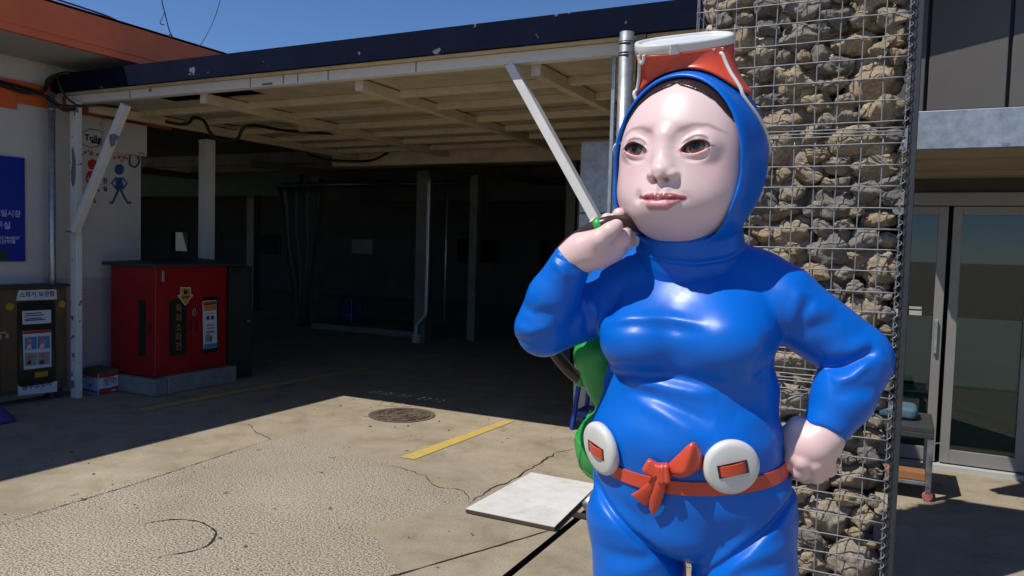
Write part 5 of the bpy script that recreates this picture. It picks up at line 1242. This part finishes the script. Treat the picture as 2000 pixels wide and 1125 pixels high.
for (px, py, r) in ((1179, 874, 53), (1426, 909, 50)):
    c = surf_at(px, py); g = grad(c); c = c + g * 2
    prof = [(r * 0.86, -6), (r * 0.97, -3), (r, 3), (r * 0.985, 8), (r * 0.93, 12.5), (r * 0.80, 14.8), (r * 0.4, 15.6), (0.01, 15.8)]
    v, f = lathev(prof, c, g, 48); dsc = smesh('weight_disc', v, f, M_WHITE, belt)
    side = np.array([math.cos(math.radians(16)), -0.14, -math.sin(math.radians(16))]) if px > 1300 else np.array([0.55, 0.18, -0.8])
    side = side - g * (side @ g); side /= np.linalg.norm(side); upv = np.cross(g, side); 
    if upv[1] > 0: upv = -upv
    def at(s, t, hgt): return c + side * s + upv * t + g * hgt
    w2, h2 = (24, 9.5)
    slot = [at(s, t, hh_) for hh_ in (15.0, 16.4) for s, t in ((-w2 - 2.5, -h2 - 2.5), (w2 + 2.5, -h2 - 2.5), (w2 + 2.5, h2 + 2.5), (-w2 - 2.5, h2 + 2.5))]
    smesh('slot', slot, BF, M_BLACKP if 'M_BLACKP' in globals() else M_BROWN, dsc, False)
    n_ = 9; V = []
    for i in range(n_):
        s = -w2 + 2 * w2 * i / (n_ - 1); hgt = 15.5 + 6.0 * math.sin(math.pi * i / (n_ - 1)) ** 0.6
        V += [at(s, -h2, hgt - 3), at(s, -h2, hgt), at(s, h2, hgt), at(s, h2, hgt - 3)]
    F = [(i * 4 + e, i * 4 + (e + 1) % 4, i * 4 + 4 + (e + 1) % 4, i * 4 + 4 + e) for i in range(n_ - 1) for e in range(4)] + [(3, 2, 1, 0), tuple((n_ - 1) * 4 + e for e in range(4))]
    smesh('strap_loop', V, F, M_RED, dsc, False)
def ribbon(name, centre, half, depth, thick, mat, parent):
    """cloth band: centre [(px,py)], half widths as (dx,dy), height above the body"""
    n = len(centre); cs = smooth_path([(*a, 0) for a in centre], 5); hs = smooth_path([(*a, 0) for a in half], 5); ds = smooth_path([(a, 0, 0) for a in depth], 5); V = []
    m = 7; ss = surfs([(c[0], c[1]) for c in cs])
    for c, h, d, s0 in zip(cs, hs, ds, ss):
        for side in (0, 1):
            rng = range(m) if side == 0 else range(m - 1, -1, -1)
            for k in rng:
                t = -1 + 2 * k / (m - 1); px, py = c[0] + h[0] * t, c[1] + h[1] * t
                z = s0[2] - d[0] + 4.0 * t * t * (1 if side == 0 else 1)
                V.append(P(px, py, z + (thick if side == 0 else 0)))
    w = 2 * m; F = []
    for i in range(len(cs) - 1):
        for k in range(w): F.append((i * w + k, i * w + (k + 1) % w, (i + 1) * w + (k + 1) % w, (i + 1) * w + k))
    F.append(tuple(range(w))[::-1]); F.append(tuple((len(cs) - 1) * w + k for k in range(w)))
    return smesh(name, V, F, mat, parent)
bow = ribbon('bow', [(1306, 915), (1322, 907), (1344, 896), (1362, 897), (1372, 903)], [(0, 10), (-3, 20), (-7, 32), (-4, 24), (0, 12)], [14, 26, 34, 22, 8], 6, M_RED, belt)
ribbon('bow_loop', [(1366, 896), (1350, 914), (1330, 922), (1306, 920)], [(4, 17), (2, 12), (0, 11), (0, 9)], [12, 12, 10, 10], 6, M_RED, bow)
ribbon('bow_tail', [(1290, 925), (1280, 945), (1262, 965), (1247, 978)], [(9, 3), (11, 6), (14, 9), (15, 12)], [22, 20, 16, 14], 6, M_RED, bow)
ribbon('bow_tail', [(1292, 928), (1288, 955), (1279, 982), (1272, 1001)], [(8, 0), (11, 2), (10, 6), (4, 7)], [26, 26, 22, 18], 6, M_RED, bow)
kc = surf_at(1293, 917)
def rbox(p, c, hx, hy, hz, r, rot):
    q = p - np.asarray(c, np.float32); a = math.radians(rot); ca, sa = math.cos(a), math.sin(a)
    q = np.abs(np.stack([q[:, 0] * ca + q[:, 1] * sa, -q[:, 0] * sa + q[:, 1] * ca, q[:, 2]], 1)) - np.array([hx - r, hy - r, hz - r], np.float32)
    return np.sqrt((np.maximum(q, 0) ** 2).sum(1)) + np.minimum(q.max(1), 0) - r
def knot_fn(p):
    d = rbox(p, kc + np.array([3, 2, -17]), 12, 18, 13, 6, -8)
    d = np.minimum(d, rbox(p, kc + np.array([-17, -4, -12]), 15, 14, 9, 6, 28))
    x = p[:, 0] - kc[0] - 3
    return d + 1.2 * np.exp(-((x - 2) / 1.8) ** 2) + 0.9 * np.exp(-((x + 5) / 1.6) ** 2)
solid('knot', knot_fn, kc - 60, kc + 60, 2.2, M_RED, bow, None, 2)

# mask pushed up on the forehead
mask = None
RC = P(1336, 84, -40)                                  # rim centre
rn = np.array([-0.03, -0.92, -0.40]); rn /= np.linalg.norm(rn)          # lens looks up and slightly to the viewer
ra = np.array([1.0, -0.16, 0.10]); ra = ra - rn * (ra @ rn); ra /= np.linalg.norm(ra); rb = np.cross(rn, ra)
if rb[2] > 0: rb = -rb                                 # rb points to the viewer
RA, RB = 92.0, 54.0
def rim_pt(t, k=1.0, h=0.0, sq=2.5):
    c, s = math.cos(t), math.sin(t); e = 2 / sq
    return RC + ra * (RA * k * math.copysign(abs(c) ** e, c)) + rb * (RB * k * math.copysign(abs(s) ** e, s)) + rn * h
NM = 72
prof = [(0.90, -9), (0.985, -8.5), (1.0, -6), (1.0, 6), (0.985, 9), (0.93, 9.5), (0.90, 8), (0.885, 4)]
V = [rim_pt(2 * math.pi * k / NM, a, h) for a, h in prof for k in range(NM)]
F = [(i * NM + k, i * NM + (k + 1) % NM, (i + 1) * NM + (k + 1) % NM, (i + 1) * NM + k) for i in range(len(prof) - 1) for k in range(NM)]
# skirt flaring down on to the hood
top = [rim_pt(2 * math.pi * k / NM, 0.94, -7) for k in range(NM)]; bot = []; ro_ = []; rd_ = []
for k in range(NM):
    t = 2 * math.pi * k / NM; s, c = math.sin(t), math.cos(t)
    # foot of the skirt: head-frame outline, dipping at both sides and arched over the brow
    a_ = 118 * math.copysign(abs(c) ** 0.85, c); c_ = (2 if c < 0 else -14) + (80 if s > 0 else 80) * s + 30 * abs(c) ** 2
    b_ = 160 - (46 if c < 0 else 40) * abs(c) ** 2.0
    q = np.array([a_, b_, c_]); cen = np.array([0, 40.0, -15.0]); d = (q - cen); d /= np.linalg.norm(d)
    ro_.append(fromH(cen + d * 330)); rd_.append(fromH(cen) - ro_[-1])
_h = body_rays(ro_, rd_); bot = [h - d / np.linalg.norm(d) * 2.5 for h, d in zip(_h, rd_)]
NR = 14; SK = []
for i in range(NR + 1):
    u = i / NR
    for k in range(NM):
        p = top[k] * (1 - u) + bot[k] * u
        cx = RC * (1 - u) + np.mean(bot, 0) * u; pinch = 0.90 + 0.10 * (2 * u - 1) ** 2
        SK.append(cx + (p - cx) * np.array([pinch, 1, pinch]))
FS = [(i * NM + k, i * NM + (k + 1) % NM, (i + 1) * NM + (k + 1) % NM, (i + 1) * NM + k) for i in range(NR) for k in range(NM)]
mask = smesh('diving_mask', SK, FS, M_RED, statue)
md = mask.modifiers.new('thick', 'SOLIDIFY'); md.thickness = 0.009; md.offset = 1.0
md = mask.modifiers.new('soft', 'SUBSURF'); md.levels = 1; md.render_levels = 1
rim = smesh('lens_rim', V, F, M_WHITE, mask)
Vl = [rim_pt(2 * math.pi * k / NM, 0.90, 5) for k in range(NM)] + [RC + rn * 7]
smesh('lens', Vl, [(k, (k + 1) % NM, NM) for k in range(NM)], M_LENS, rim)
tc_ = math.pi * 0.5 + 0.20
cl = [rim_pt(tc_ + dt, kk, h) for kk in (0.99, 1.05) for dt, h in ((-0.09, -11), (0.09, -11), (0.06, 9.5), (-0.06, 9.5))]
smesh('rim_clip', cl, BF, M_WHITE, rim, False).modifiers.new('b', 'BEVEL').width = 0.003
def hoodpt(px, py, off=5):
    s = surf_at(px, py); return s + grad(s) * off
SKA = np.array(SK).reshape(NR + 1, NM, 3); SKC = SKA.mean(1)
def strap_run(px):
    """points down the skirt under the rim at this photo column"""
    Z = SKA[0]; W_ = [abs((p[0] - P(px, 100, p[2])[0])) + (0 if p[2] < RC[2] else 1e3) for p in Z]; k = int(np.argmin(W_)); out = []
    for i in range(NR + 1):
        c = SKA[i, k] - SKC[i]; c[1] = 0; out.append(SKA[i, k] + c / np.linalg.norm(c) * (11 if i < NR else 9))
    return k, out
for px, drift, hpts, tail in ((1259, -1, ((-0.74, -0.66, -0.22), (-0.82, -0.54, -0.20), (-0.90, -0.38, -0.15), (-0.965, -0.20, -0.06), (-0.98, -0.05, 0.12), (-0.93, 0.1, 0.35)), ()),
                              (1396, 1, ((0.60, -0.74, -0.50), (0.68, -0.62, -0.46), (0.77, -0.48, -0.40), (0.85, -0.35, -0.30), (0.93, -0.22, -0.14), (0.96, -0.08, 0.1)), ())):
    k, run = strap_run(px)
    t0 = 2 * math.pi * k / NM; lug = []
    for j in range(9):
        t = math.pi * j / 8; p = rim_pt(t0 + 0.11 * math.cos(t), 1.02, -8 - 15 * math.sin(t)); lug.append(p)
    stube('strap_lug', lug, 3.3, M_WHITE, mask, 8, False, 3)
    # the cord hangs from the lug, slants along the skirt and then lies on the hood
    hd = np.array(hpts, float); hs = body_rays(HC + hd / np.linalg.norm(hd, axis=1)[:, None] * 330, -hd); hs = hs + grads(hs) * 3.5
    kk = [k + int(round(drift * (-1) * 0)) for _ in run]; path = [lug[4]]
    for i in range(2, NR + 1, 2):
        u = i / NR; tgt = hs[0]
        # slide round the skirt towards the first hood point
        best = min(range(NM), key=lambda q: np.linalg.norm((SKA[i, q] - (run[i] * (1 - u ** 1.5) + tgt * u ** 1.5))[[0, 2]]) + (0 if SKA[i, q, 2] < 30 else 200))
        c = SKA[i, best] - SKC[i]; c[1] = 0; path.append(SKA[i, best] + c / np.linalg.norm(c) * 9.5)
    path += list(hs) + [HC + np.array(v, float) for v in tail]
    # even the path out
    path = [path[0]] + [(path[i - 1] + 2 * path[i] + path[i + 1]) / 4 for i in range(1, len(path) - 1)] + [path[-1]]
    stube('mask_strap', path, 3.5, M_WHITE, mask, 8, False, 5)
print('scene built')
